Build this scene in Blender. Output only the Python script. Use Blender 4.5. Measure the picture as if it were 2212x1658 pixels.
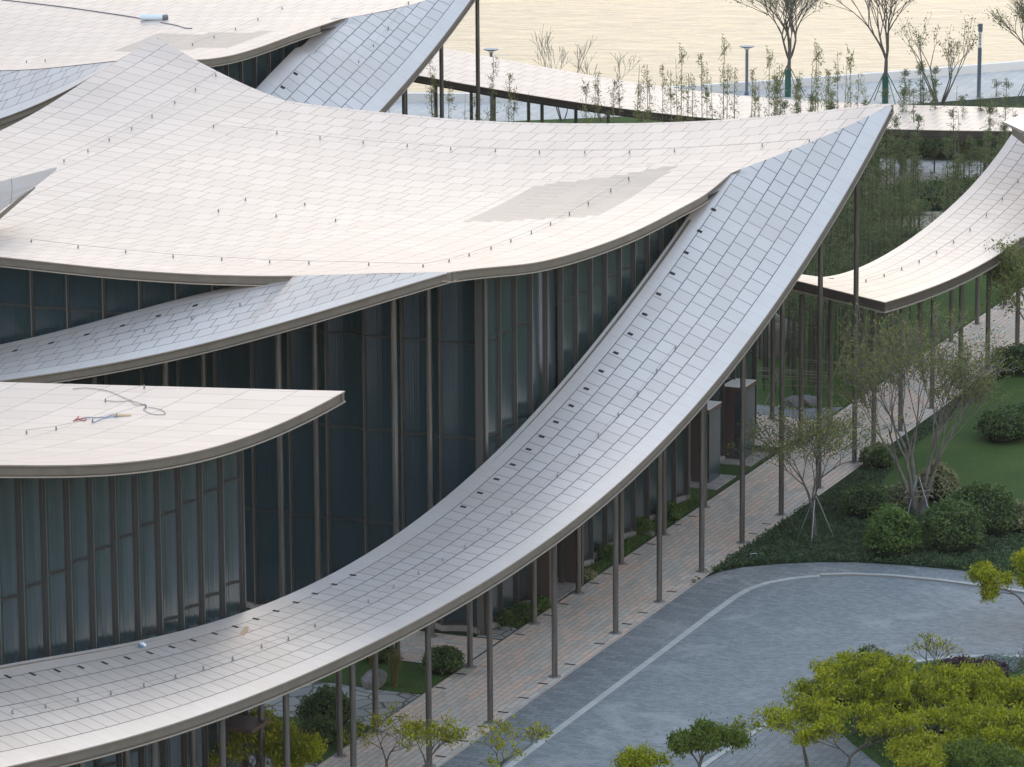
import bpy, bmesh, math, random
import numpy as np
from mathutils import Matrix, Vector
from math import sin, cos, tan, pi, radians, sqrt
random.seed(7); rng = np.random.default_rng(7)
SC = bpy.context.scene
for o in list(bpy.data.objects): bpy.data.objects.remove(o)
COL = SC.collection

# ------------------------------------------------------------------ camera
FPX, PITCH, ROLL, HCAM = 10500.0, radians(13.3), -0.0063, 110.0     # surveyed on a 2212 px wide frame
fw = np.array([0, cos(PITCH), -sin(PITCH)]); rt = np.array([1., 0, 0]); up = np.cross(rt, fw)
RR = cos(ROLL)*rt + sin(ROLL)*up; UU = -sin(ROLL)*rt + cos(ROLL)*up
CAMP = np.array([0., 0., HCAM])
cd = bpy.data.cameras.new('camera'); cam = bpy.data.objects.new('camera', cd); COL.objects.link(cam)
cd.sensor_fit = 'HORIZONTAL'; cd.sensor_width = 36; cd.lens = 36*FPX/2212
cd.clip_start = 5; cd.clip_end = 30000
M = Matrix([[RR[0], UU[0], -fw[0], 0], [RR[1], UU[1], -fw[1], 0], [RR[2], UU[2], -fw[2], HCAM], [0, 0, 0, 1]])
cam.matrix_world = M; SC.camera = cam

# ------------------------------------------------------------------ world, sun, exposure
SUN_EL, SUN_AZ = radians(17), radians(8)         # low veiled sun over the water
w = bpy.data.worlds.new('World'); SC.world = w; w.use_nodes = True
nt = w.node_tree; bg = nt.nodes['Background']
sky = nt.nodes.new('ShaderNodeTexSky'); sky.sky_type = 'NISHITA'; sky.sun_disc = False
sky.sun_elevation = SUN_EL; sky.sun_rotation = SUN_AZ; sky.air_density = 1.0; sky.dust_density = 2.5; sky.ozone_density = 2.0
bg.inputs[1].default_value = 0.15
# thin overcast veil: even haze, warm at the horizon and blue-grey overhead, laid over the clear sky
tcw = nt.nodes.new('ShaderNodeTexCoord'); sep = nt.nodes.new('ShaderNodeSeparateXYZ'); nt.links.new(tcw.outputs['Generated'], sep.inputs[0])
vr_ = nt.nodes.new('ShaderNodeValToRGB'); el = vr_.color_ramp.elements; el[0].position = 0; el[0].color = (9.6, 7.9, 5.9, 1)
el[1].position = 1; el[1].color = (5.0, 6.3, 8.1, 1)
for p_, c_ in ((.12, (9.0, 7.8, 6.3, 1)), (.30, (6.8, 6.9, 7.3, 1)), (.6, (5.6, 6.7, 8.4, 1))):
    e_ = vr_.color_ramp.elements.new(p_); e_.color = c_
nt.links.new(sep.outputs['Z'], vr_.inputs[0])
mxw = nt.nodes.new('ShaderNodeMix'); mxw.data_type = 'RGBA'; mxw.clamp_result = False; mxw.inputs[0].default_value = .95
nt.links.new(sky.outputs[0], mxw.inputs[6]); fr_ = nt.nodes.new('ShaderNodeMapRange'); fr_.inputs['From Min'].default_value = -.6; fr_.inputs['From Max'].default_value = 1.
fr_.inputs['To Min'].default_value = 1.10; fr_.inputs['To Max'].default_value = .96; dt_ = nt.nodes.new('ShaderNodeVectorMath'); dt_.operation = 'DOT_PRODUCT'; dt_.inputs[1].default_value = (0, 1, 0)
nt.links.new(tcw.outputs['Generated'], dt_.inputs[0]); nt.links.new(dt_.outputs['Value'], fr_.inputs[0])
vm_ = nt.nodes.new('ShaderNodeVectorMath'); vm_.operation = 'SCALE'; nt.links.new(vr_.outputs[0], vm_.inputs[0]); nt.links.new(fr_.outputs[0], vm_.inputs[3])
nt.links.new(vm_.outputs[0], mxw.inputs[7]); nt.links.new(mxw.outputs[2], bg.inputs[0])
sl = bpy.data.lights.new('sun', 'SUN'); sl.energy = 0.5; sl.angle = radians(30); sl.color = (1, .86, .70)
so = bpy.data.objects.new('sun', sl); COL.objects.link(so)
sd = Vector((sin(SUN_AZ)*cos(SUN_EL), cos(SUN_AZ)*cos(SUN_EL), sin(SUN_EL)))
so.rotation_euler = sd.to_track_quat('Z', 'Y').to_euler(); so.location = (0, 0, 200)
SC.view_settings.view_transform = 'Standard'; SC.view_settings.look = 'None'
SC.view_settings.gamma = 1; SC.view_settings.exposure = 0.32
SC.render.engine = 'CYCLES'
SC.render.resolution_x = 1024; SC.render.resolution_y = 767

# ------------------------------------------------------------------ survey helpers: sight line meets a known plane
def ray(x, y): return fw*FPX + RR*(x-1106) - UU*(y-829)
def G(x, y, z=0.):
    d = ray(x, y); return CAMP + (z-HCAM)/d[2]*d
AX = np.array([.3852, .923]); AX /= np.linalg.norm(AX); VX = np.array([AX[1], -AX[0]])   # plan axes of the building
O2 = G(1047, 1371)[:2]
def W(u, v, z=0.): q = O2 + u*AX + v*VX; return (q[0], q[1], z)
def uv(P): d = np.array(P[:2]) - O2; return float(d@AX), float(d@VX)
def onv(x, y, v):
    d = ray(x, y); t = (v-(CAMP[:2]-O2)@VX)/(d[:2]@VX); P = CAMP+t*d; return (*uv(P), float(P[2]))
def onu(x, y, u):
    d = ray(x, y); t = (u-(CAMP[:2]-O2)@AX)/(d[:2]@AX); P = CAMP+t*d; return (*uv(P), float(P[2]))
def guv(x, y, z=0.): return uv(G(x, y, z))
def crop(n, x, y):
    o = [(0, 0), (737.3, 0), (1474.7, 0), (0, 553), (737.3, 553), (1474.7, 553), (0, 1104.8), (737.3, 1104.8), (1474.7, 1104.8)][n-1]
    return (o[0]+x*.33348, o[1]+y*.33348)
BROT = math.atan2(AX[1], AX[0])

# ------------------------------------------------------------------ materials
def mat(name, base=(.5, .5, .5), rough=.6, metal=0., spec=.5):
    m = bpy.data.materials.new(name); m.use_nodes = True
    b = m.node_tree.nodes['Principled BSDF']
    b.inputs['Base Color'].default_value = (*base, 1); b.inputs['Roughness'].default_value = rough
    b.inputs['Metallic'].default_value = metal; b.inputs['Specular IOR Level'].default_value = spec
    return m
class N:
    def __init__(s, m): s.t = m.node_tree; s.b = s.t.nodes['Principled BSDF']
    def n(s, ty, **k):
        nd = s.t.nodes.new(ty)
        for a, b in k.items(): setattr(nd, a, b)
        return nd
    def l(s, a, b): s.t.links.new(a, b)
    def noise(s, vec, scale, detail=4, rough=.55, dist=0.):
        nd = s.n('ShaderNodeTexNoise'); nd.inputs['Scale'].default_value = scale; nd.inputs['Detail'].default_value = detail
        nd.inputs['Roughness'].default_value = rough; nd.inputs['Distortion'].default_value = dist
        if vec is not None: s.l(vec, nd.inputs['Vector'])
        return nd.outputs['Fac']
    def ramp(s, fac, stops):
        nd = s.n('ShaderNodeValToRGB'); r = nd.color_ramp
        while len(r.elements) < len(stops): r.elements.new(.5)
        for e, (p, c) in zip(r.elements, stops): e.position = p; e.color = (*c, 1) if len(c) == 3 else c
        s.l(fac, nd.inputs[0]); return nd.outputs[0]
    def mix(s, f, a, b, mode='MIX'):
        nd = s.n('ShaderNodeMix', data_type='RGBA', blend_type=mode)
        if isinstance(f, float): nd.inputs[0].default_value = f
        else: s.l(f, nd.inputs[0])
        for i, v in ((6, a), (7, b)):
            if isinstance(v, tuple): nd.inputs[i].default_value = (*v, 1)
            else: s.l(v, nd.inputs[i])
        return nd.outputs[2]
    def mapping(s, vec, scale=(1, 1, 1), rot=0., loc=(0, 0, 0)):
        nd = s.n('ShaderNodeMapping'); nd.inputs['Scale'].default_value = scale; nd.inputs['Rotation'].default_value = (0, 0, rot)
        nd.inputs['Location'].default_value = loc; s.l(vec, nd.inputs['Vector']); return nd.outputs[0]
    def obj(s): return s.n('ShaderNodeTexCoord').outputs['Object']
    def uvc(s): return s.n('ShaderNodeUVMap', uv_map='UVMap').outputs[0]
    def bump(s, h, strength=.3, dist=.05):
        nd = s.n('ShaderNodeBump'); nd.inputs['Strength'].default_value = strength; nd.inputs['Distance'].default_value = dist
        s.l(h, nd.inputs['Height']); s.l(nd.outputs[0], s.b.inputs['Normal'])
def brick(k, vec, c1, c2, mortar, bw, rh, ms, smooth=.1, off=.5, bias=0.):
    b = k.n('ShaderNodeTexBrick'); b.offset = off
    for nme, v in (('Color1', (*c1, 1)), ('Color2', (*c2, 1)), ('Mortar', (*mortar, 1)), ('Scale', 1.), ('Mortar Size', ms),
                   ('Mortar Smooth', smooth), ('Bias', bias), ('Brick Width', bw), ('Row Height', rh)): b.inputs[nme].default_value = v
    k.l(vec, b.inputs['Vector']); return b

def roof_mat(name, bw, rh, loc=(0, 0, 0), c1=(.435, .374, .332), c2=(.50, .432, .388), ms=.05, dots=False, mortar=(.16, .135, .12), border=False, metal=.08):
    m = mat(name, rough=.42, metal=metal, spec=.4); k = N(m); vec = k.mapping(k.uvc(), loc=loc)
    b = brick(k, vec, c1, c2, mortar, bw, rh, ms)
    b.inputs['Bias'].default_value = -.2
    bcol = b.outputs['Color']
    if border:      # plain closing panels along both long edges: joints hardly show there
        sx = k.n('ShaderNodeSeparateXYZ'); k.l(k.uvc(), sx.inputs[0])
        m1 = k.n('ShaderNodeMath', operation='SUBTRACT'); k.l(sx.outputs['Y'], m1.inputs[0]); m1.inputs[1].default_value = 6.0
        m2 = k.n('ShaderNodeMath', operation='ABSOLUTE'); k.l(m1.outputs[0], m2.inputs[0])
        m3 = k.n('ShaderNodeMath', operation='GREATER_THAN'); k.l(m2.outputs[0], m3.inputs[0]); m3.inputs[1].default_value = 3.60
        m4 = k.n('ShaderNodeMath', operation='MULTIPLY'); k.l(m3.outputs[0], m4.inputs[0]); m4.inputs[1].default_value = .82
        bcol = k.mix(m4.outputs[0], bcol, c2)
    n1 = k.noise(k.uvc(), .11, 5, .6); n2 = k.noise(k.uvc(), .9, 6, .7, 1.)
    col = k.mix(k.ramp(n1, [(.45, (0, 0, 0)), (.75, (.45, .45, .45))]), bcol, (.46, .405, .36))
    col = k.mix(k.ramp(n2, [(.60, (0, 0, 0)), (.78, (.30, .30, .30))]), col, (.38, .33, .285))
    if dots:
        vo = k.n('ShaderNodeTexVoronoi'); vo.inputs['Scale'].default_value = 5.; vo.inputs['Randomness'].default_value = 0
        k.l(k.uvc(), vo.inputs['Vector'])
        col = k.mix(k.ramp(vo.outputs['Distance'], [(.36, (1, 1, 1)), (.50, (.0, .0, .0))]), col, (.10, .10, .105))
    k.l(col, k.b.inputs['Base Color'])
    r = k.n('ShaderNodeMapRange'); r.inputs['To Min'].default_value = .36; r.inputs['To Max'].default_value = .5; k.l(n2, r.inputs[0])
    k.l(r.outputs[0], k.b.inputs['Roughness'])
    k.bump(b.outputs['Fac'], -.25, .02) if False else None
    return m
M_tile_a = roof_mat('roof_tile_strip', 1.75, 1.4286, (0, -1.0, 0), c1=(.50, .475, .455), c2=(.56, .535, .515), mortar=(.05, .05, .06), border=True, metal=.55, ms=.038)
M_tile_j = roof_mat('roof_tile_canopy', 1.75, 1.4286, (0, -1.0, 0), mortar=(.10, .09, .085), border=True)
M_tile_d = roof_mat('roof_tile_wide', 2.9, 3.9, mortar=(.17, .15, .14))
M_tile_k = roof_mat('roof_tile_plain', 30, 40, c1=(.52, .53, .55), c2=(.52, .53, .55))  # cooler colour carries the sky reflection of the tilted roof tip
M_tile_b = roof_mat('roof_tile_cross', 1.9, 2.6)
M_tile_c = roof_mat('roof_tile_long', 1.9, 2.4)
M_tile_p = roof_mat('roof_tile_perforated', 1.4, 2.4, dots=True)
M_fascia = mat('bronze_fascia', (.21, .185, .155), .5, .25)
k = N(M_fascia); n = k.noise(k.obj(), .6, 4); k.l(k.ramp(n, [(.3, (.17, .153, .128)), (.75, (.22, .20, .168))]), k.b.inputs['Base Color'])
M_lip = mat('pale_metal_lip', (.36, .32, .265), .5, .2)
M_fascia_d = mat('dark_brown_fascia', (.085, .07, .06), .5, .2)
M_soffit = mat('dark_soffit', (.12, .105, .09), .6, .2)
M_column = mat('bronze_column', (.23, .205, .185), .32, .75)
k = N(M_column); n = k.noise(k.mapping(k.obj(), (6, 6, .35)), 1., 4); k.l(k.ramp(n, [(.3, (.14, .134, .124)), (.75, (.26, .248, .232))]), k.b.inputs['Base Color'])
M_mull = mat('bronze_mullion', (.155, .155, .15), .36, .7)
M_trans = mat('dark_transom', (.03, .034, .034), .5, .3)
M_glass = mat('fluted_glass', (.012, .028, .036), .22, 0., .8)
k = N(M_glass)
wv = k.n('ShaderNodeTexWave'); wv.bands_direction = 'X'; wv.inputs['Scale'].default_value = 1.55; wv.inputs['Distortion'].default_value = 0
k.l(k.uvc(), wv.inputs['Vector'])
nz = k.noise(k.mapping(k.uvc(), (1.8, .12, 1)), 1., 3)
k.l(k.ramp(nz, [(.3, (.012, .028, .035)), (.7, (.030, .056, .064))]), k.b.inputs['Base Color'])
k.bump(wv.outputs['Fac'], .09, .06); k.b.inputs['IOR'].default_value = 1.9
M_glass_dark = mat('shaded_glass', (.014, .034, .044), .2, 0., .6)  # duller copy of the fluted glass, with the wall's shade put into it
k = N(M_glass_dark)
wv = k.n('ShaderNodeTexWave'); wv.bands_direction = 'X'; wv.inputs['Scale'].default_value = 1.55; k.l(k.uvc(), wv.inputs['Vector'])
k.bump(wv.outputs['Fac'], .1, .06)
M_brown = mat('brown_metal_panel', (.085, .062, .055), .6, .1)
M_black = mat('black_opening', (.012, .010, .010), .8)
M_stone = mat('grey_stone_plinth', (.26, .25, .235), .8)
k = N(M_stone); n = k.noise(k.obj(), 2., 6); k.l(k.ramp(n, [(.3, (.19, .185, .175)), (.7, (.33, .31, .29))]), k.b.inputs['Base Color'])

def paving_mat(name, bw, rh, c1, c2, mortar, ms, tint=None, patch=None, rough=.75):
    m = mat(name, rough=rough); k = N(m); vec = k.mapping(k.uvc())
    b = brick(k, vec, c1, c2, mortar, bw, rh, ms)
    col = b.outputs['Color']
    if tint:
        b2 = brick(k, vec, (0, 0, 0), (1, 1, 1), (.5, .5, .5), bw, rh, ms)
        col = k.mix(k.ramp(b2.outputs['Color'], [(.55, (0, 0, 0)), (.98, (.9, .9, .9))]), col, tint)
        col = k.mix(k.ramp(k.noise(k.mapping(k.uvc(), (.10, .45, 1)), 1., 2), [(.45, (0, 0, 0)), (.62, (.55, .55, .55))]), col, tint)
        col = k.mix(b.outputs['Fac'], col, mortar)
    n1 = k.noise(k.uvc(), .14, 7, .68, .8); n2 = k.noise(k.uvc(), 2.2, 4, .7)
    if patch:
        col = k.mix(k.ramp(n1, [(.54, (0, 0, 0)), (.66, (.55, .55, .55))]), col, patch)
    col = k.mix(k.ramp(n2, [(.3, (.26, .26, .26)), (.7, (0, 0, 0))]), col, (0, 0, 0))
    k.l(col, k.b.inputs['Base Color']); return m
M_plank = paving_mat('pink_stone_planks', 1.9, .52, (.43, .41, .37), (.62, .59, .53), (.28, .245, .205), .03, tint=(.66, .475, .365))
M_plank_x = paving_mat('pink_stone_planks_cross', 1.9, .52, (.43, .41, .37), (.62, .59, .53), (.28, .245, .205), .03, tint=(.66, .475, .365))
M_sett = paving_mat('grey_setts', .62, .26, (.145, .17, .182), (.232, .262, .278), (.125, .142, .155), .03, patch=(.31, .33, .34))
M_slab = paving_mat('grey_slabs', 1.3, .65, (.145, .166, .178), (.212, .236, .25), (.115, .13, .14), .04, patch=(.32, .32, .32))
M_band = mat('pale_kerb_stone', (.38, .385, .365), .8)
k = N(M_band); b = brick(k, k.uvc(), (.31, .325, .315), (.37, .38, .37), (.21, .21, .2), 1.8, 9., .03); k.l(b.outputs['Color'], k.b.inputs['Base Color'])
M_flag = mat('crazy_flagstones', rough=.85); k = N(M_flag)
vo = k.n('ShaderNodeTexVoronoi', feature='DISTANCE_TO_EDGE'); vo.inputs['Scale'].default_value = .55; k.l(k.uvc(), vo.inputs['Vector'])
vc = k.n('ShaderNodeTexVoronoi'); vc.inputs['Scale'].default_value = .55; k.l(k.uvc(), vc.inputs['Vector'])
hsv = k.n('ShaderNodeSeparateColor'); k.l(vc.outputs['Color'], hsv.inputs[0])
cc = k.ramp(hsv.outputs[0], [(0, (.20, .215, .21)), (1, (.30, .305, .29))])
k.l(k.mix(k.ramp(vo.outputs['Distance'], [(.02, (1, 1, 1)), (.05, (0, 0, 0))]), cc, (.07, .065, .05)), k.b.inputs['Base Color'])
M_conc = mat('quay_concrete', rough=.8); k = N(M_conc)
b = brick(k, k.uvc(), (.46, .45, .42), (.53, .515, .48), (.33, .33, .31), 3., 1.5, .05)
k.l(k.mix(k.ramp(k.noise(k.uvc(), .2, 5), [(.4, (0, 0, 0)), (.7, (.5, .5, .5))]), b.outputs['Color'], (.34, .37, .40)), k.b.inputs['Base Color'])
M_wallw = mat('pale_sea_wall', (.74, .73, .70), .75)
def grass_mat(name, a, b_, c):
    m = mat(name, rough=.95, spec=.1); k = N(m); o = k.obj()
    n1 = k.noise(o, .12, 5, .6); n2 = k.noise(o, 4., 5, .75)
    col = k.mix(k.ramp(n1, [(.35, (0, 0, 0)), (.65, (1, 1, 1))]), a, b_)
    col = k.mix(k.ramp(n2, [(.35, (.7, .7, .7)), (.65, (0, 0, 0))]), col, c)
    k.l(col, k.b.inputs['Base Color']); k.bump(n2, .6, .2); return m
M_grass = grass_mat('lawn_grass', (.044, .088, .022), (.078, .125, .028), (.026, .054, .018))
M_soilgrass = grass_mat('dark_ground_grass', (.024, .048, .022), (.036, .058, .024), (.014, .024, .014))
M_water = mat('lake_water', (.10, .12, .12), .28, 0., .3); k = N(M_water)
o = k.obj(); n1 = k.noise(k.mapping(o, (.22, .55, 1)), 1., 5, .7, .4); n2 = k.noise(k.mapping(o, (.03, .09, 1)), 1., 4, .6)
ad = k.n('ShaderNodeMath', operation='ADD'); k.l(n1, ad.inputs[0]); k.l(n2, ad.inputs[1]); k.bump(ad.outputs[0], .5, .6); k.b.inputs['IOR'].default_value = 1.14
k.l(k.ramp(n1, [(.36, (.37, .31, .22)), (.64, (.51, .41, .265))]), k.b.inputs['Base Color'])  # reflected warm sky and its ripple streaks are put into the base colour

def leaf_mat(name, lo, hi, trans=.3, rough=.55):
    m = mat(name, rough=rough, spec=.25); k = N(m)
    g = k.n('ShaderNodeNewGeometry')
    col = k.ramp(g.outputs['Random Per Island'], [(0, lo), (1, hi)])
    n1 = k.noise(k.obj(), .55, 3)
    col = k.mix(k.ramp(n1, [(.35, (0, 0, 0)), (.65, (1, 1, 1))]), k.mix(.35, col, lo), k.mix(.4, col, hi))
    k.l(col, k.b.inputs['Base Color'])
    t = k.n('ShaderNodeBsdfTranslucent'); k.l(col, t.inputs[0])
    mx = k.n('ShaderNodeMixShader'); mx.inputs[0].default_value = trans
    out = k.t.nodes['Material Output']; k.l(k.b.outputs[0], mx.inputs[1]); k.l(t.outputs[0], mx.inputs[2]); k.l(mx.outputs[0], out.inputs[0])
    return m
M_leaf_y = leaf_mat('yellow_green_leaf', (.06, .10, .006), (.44, .46, .018), .4)
M_leaf_yb = leaf_mat('amber_green_leaf', (.14, .17, .010), (.40, .41, .020), .35)
M_leaf_g = leaf_mat('deep_green_leaf', (.055, .095, .018), (.15, .21, .025), .3)
M_leaf_o = leaf_mat('olive_leaf', (.08, .12, .035), (.24, .25, .07), .3)
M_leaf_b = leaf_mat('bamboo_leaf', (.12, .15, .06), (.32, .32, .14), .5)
M_leaf_bd = leaf_mat('shaded_bamboo_leaf', (.06, .09, .04), (.19, .22, .09), .4)  # bamboo leaf again, darkened: the grove's shade is in the colour
M_leaf_d = leaf_mat('dark_shrub_leaf', (.032, .066, .022), (.11, .17, .042), .15)
M_leaf_m = leaf_mat('mid_shrub_leaf', (.040, .085, .020), (.12, .20, .032), .2)
M_leaf_v = leaf_mat('variegated_leaf', (.11, .14, .06), (.36, .36, .20), .25)
M_leaf_p = leaf_mat('purple_shrub_leaf', (.030, .020, .028), (.085, .045, .060), .15)
M_leaf_s = leaf_mat('silver_shrub_leaf', (.12, .17, .16), (.27, .33, .31), .2)
M_leaf_c = leaf_mat('groundcover_leaf', (.030, .062, .028), (.085, .14, .054), .15)
M_reed = leaf_mat('reed_leaf', (.09, .10, .03), (.26, .24, .09), .3)
M_core = mat('shrub_core', (.012, .022, .012), .95, 0, .1)  # near-black filler body: shade between the leaves put in as colour
M_bark = mat('grey_bark', (.12, .10, .085), .9, 0, .2)
k = N(M_bark); n = k.noise(k.mapping(k.obj(), (4, 4, 1)), 1., 5); k.l(k.ramp(n, [(.3, (.07, .064, .058)), (.7, (.17, .155, .14))]), k.b.inputs['Base Color'])
M_bark_p = mat('pale_bark', (.18, .165, .15), .9, 0, .2)
k = N(M_bark_p); n = k.noise(k.mapping(k.obj(), (4, 4, 1)), 1., 5); k.l(k.ramp(n, [(.3, (.10, .09, .08)), (.7, (.22, .20, .185))]), k.b.inputs['Base Color'])
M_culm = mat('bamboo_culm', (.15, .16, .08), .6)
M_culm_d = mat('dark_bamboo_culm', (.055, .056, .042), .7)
M_pole = mat('dried_bamboo_pole', (.20, .185, .13), .7)
M_wrap = mat('green_trunk_wrap', (.02, .10, .075), .8)
M_stake = mat('pale_steel_stake', (.32, .37, .41), .4, .3)
M_stakeg = mat('green_stake', (.05, .12, .09), .6)
M_rock = mat('grey_boulder', (.16, .165, .17), .9)
k = N(M_rock); n = k.noise(k.obj(), 1.2, 7, .7); k.l(k.ramp(n, [(.3, (.08, .085, .09)), (.7, (.25, .25, .25))]), k.b.inputs['Base Color']); k.bump(n, .8, .2)
M_lampg = mat('blue_grey_lamp_metal', (.14, .18, .24), .45, .4)
M_lampw = mat('lamp_diffuser', (.75, .75, .72), .5)
M_clip = mat('anchor_clip', (.28, .28, .29), .5, .5)
M_cable = mat('grey_cable', (.16, .155, .16), .6)
M_red = mat('red_rope', (.45, .14, .11), .8); M_blue = mat('blue_rope', (.14, .26, .42), .8)
M_wood = mat('raw_timber', (.55, .40, .24), .8)
M_tarp = mat('pale_blue_sheet', (.60, .70, .75), .5)
M_skin = mat('skin', (.45, .25, .17), .6); M_shirt = mat('white_blue_shirt', (.50, .56, .66), .8)
k = N(M_shirt); n = k.noise(k.obj(), 6., 2); k.l(k.ramp(n, [(.45, (.22, .30, .42)), (.6, (.62, .68, .76))]), k.b.inputs['Base Color'])
M_jean = mat('light_blue_trousers', (.20, .33, .46), .85); M_hair = mat('dark_hair', (.015, .012, .012), .7)
M_white = mat('white_paint', (.75, .77, .78), .6)

# ------------------------------------------------------------------ object helpers
def mesh_obj(name, verts, faces, mats, parent=None, uvs=None, mi=None, smooth=False):
    me = bpy.data.meshes.new(name); me.from_pydata([tuple(map(float, v)) for v in verts], [], faces)
    for m in (mats if isinstance(mats, (list, tuple)) else [mats]): me.materials.append(m)
    if mi is not None: me.polygons.foreach_set('material_index', np.array(mi, dtype=np.int32))
    if uvs is not None:
        lay = me.uv_layers.new(name='UVMap'); idx = np.empty(len(me.loops), dtype=np.int32); me.loops.foreach_get('vertex_index', idx)
        lay.data.foreach_set('uv', np.asarray(uvs, dtype=np.float32)[idx].ravel())
    if smooth: me.polygons.foreach_set('use_smooth', np.ones(len(me.polygons), dtype=bool))
    me.update()
    ob = bpy.data.objects.new(name, me); COL.objects.link(ob)
    if parent is not None: ob.parent = parent
    return ob
def thing(name, label, cat, loc=(0, 0, 0), group=None):
    o = bpy.data.objects.new(name, None); COL.objects.link(o); o.location = loc; o.empty_display_size = .5
    o['label'] = label; o['category'] = cat
    if group: o['group'] = group
    return o
def tag(o, label, cat, group=None):
    o['label'] = label; o['category'] = cat
    if group: o['group'] = group
    return o
def empty(name, parent):
    o = bpy.data.objects.new(name, None); COL.objects.link(o); o.parent = parent; return o
class MB:
    def __init__(s): s.v = []; s.f = []; s.u = []
    def add(s, vs, fs, us=None):
        n = len(s.v); s.v += [tuple(v) for v in vs]; s.f += [tuple(i+n for i in f) for f in fs]
        s.u += us if us is not None else [(v[0], v[1]) for v in vs]
    def hexa(s, b, t):   # four bottom points, four top points
        s.add(list(b)+list(t), [(0, 3, 2, 1), (4, 5, 6, 7), (0, 1, 5, 4), (1, 2, 6, 5), (2, 3, 7, 6), (3, 0, 4, 7)])
    def boxuv(s, u0, u1, v0, v1, z0, z1):
        c = [(u0, v1), (u1, v1), (u1, v0), (u0, v0)]
        s.hexa([W(a, b, z0) for a, b in c], [W(a, b, z1) for a, b in c])
    def box(s, x0, x1, y0, y1, z0, z1):
        c = [(x0, y0), (x1, y0), (x1, y1), (x0, y1)]; s.hexa([(a, b, z0) for a, b in c], [(a, b, z1) for a, b in c])
    def tube(s, pts, rad, n=5, cap=True):
        pts = [np.array(p, float) for p in pts]; rad = rad if hasattr(rad, '__len__') else [rad]*len(pts)
        base = len(s.v)
        for i, p in enumerate(pts):
            d = pts[min(i+1, len(pts)-1)] - pts[max(i-1, 0)]; d = d/(np.linalg.norm(d)+1e-9)
            a = np.cross(d, (0, 0, 1.)) if abs(d[2]) < .95 else np.cross(d, (1., 0, 0)); a /= np.linalg.norm(a); b = np.cross(d, a)
            for j in range(n):
                t = 2*pi*j/n; q = p + rad[i]*(cos(t)*a+sin(t)*b); s.v.append(tuple(q)); s.u.append((j/n, i))
        for i in range(len(pts)-1):
            for j in range(n):
                k = base+i*n; s.f.append((k+j, k+(j+1) % n, k+n+(j+1) % n, k+n+j))
        if cap: s.f.append(tuple(base+j for j in range(n))[::-1]); s.f.append(tuple(base+(len(pts)-1)*n+j for j in range(n)))
    def build(s, name, m, parent=None, smooth=False, uvs=False):
        return mesh_obj(name, s.v, s.f, m, parent, s.u if uvs else None, smooth=smooth)

class Curve1:   # smooth 1-D profile through surveyed points
    def __init__(s, t, z, deg=5):
        t = np.array(t, float); z = np.array(z, float); o = np.argsort(t); s.t0, s.t1 = t[o[0]], t[o[-1]]; s.c = (s.t0+s.t1)/2; s.h = max((s.t1-s.t0)/2, 1e-6)
        s.p = np.polyfit((t[o]-s.c)/s.h, z[o], min(deg, len(t)-1)); s.dp = np.polyder(s.p)
    def __call__(s, x):
        xc = min(max(x, s.t0), s.t1); z = np.polyval(s.p, (xc-s.c)/s.h)
        return float(z + (x-xc)*np.polyval(s.dp, (xc-s.c)/s.h)/s.h)
class RBF:      # thin plate through control points
    def __init__(s, P, lam=.02):
        P = np.array(P, float); s.x = P[:, :2]; n = len(P)
        K = s.phi(np.linalg.norm(s.x[:, None]-s.x[None], axis=2)) + lam*np.eye(n)
        A = np.zeros((n+3, n+3)); A[:n, :n] = K; A[:n, n] = 1; A[:n, n+1:] = s.x; A[n, :n] = 1; A[n+1:, :n] = s.x.T
        s.w = np.linalg.solve(A, np.r_[P[:, 2], 0, 0, 0])
    def phi(s, r): r = r/20; return np.where(r > 0, r*r*np.log(np.maximum(r, 1e-9)), 0)
    def __call__(s, u, v):
        r = np.hypot(s.x[:, 0]-u, s.x[:, 1]-v); n = len(s.x)
        return float(s.phi(r)@s.w[:n] + s.w[n] + s.w[n+1]*u + s.w[n+2]*v)

def sheet(name, rows, matf, parent, mats, uvf=lambda u, v: (u, v), thick=.7):
    """roof slab from a grid of (u,v,z) rows; mats[0..n-2] on top picked by matf(u,v), mats[-1] below"""
    nr, nc = len(rows), len(rows[0]); V = []; U = []; F = []; MI = []
    for lvl in (0, -thick):
        for r in rows:
            for (u, v, z) in r: V.append(W(u, v, z+lvl)); U.append(uvf(u, v))
    off = nr*nc; last = len(mats)-1
    for i in range(nr-1):
        for j in range(nc-1):
            a, b, c, d = i*nc+j, i*nc+j+1, (i+1)*nc+j+1, (i+1)*nc+j
            q = [np.array(V[t]) for t in (a, b, c, d)]
            if np.linalg.norm(np.cross(q[2]-q[0], q[3]-q[1])) < 1e-4: continue
            nz = np.cross(q[2]-q[0], q[3]-q[1])[2]
            top = (a, b, c, d) if nz > 0 else (d, c, b, a)
            cu = sum(rows[x][y][0] for x, y in ((i, j), (i+1, j+1)))/2; cv = sum(rows[x][y][1] for x, y in ((i, j), (i+1, j+1)))/2
            F.append(top); MI.append(matf(cu, cv) if matf else 0)
            F.append(tuple(t+off for t in top[::-1])); MI.append(last)
    return mesh_obj(name, V, F, mats, parent, U, MI, smooth=True)
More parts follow.
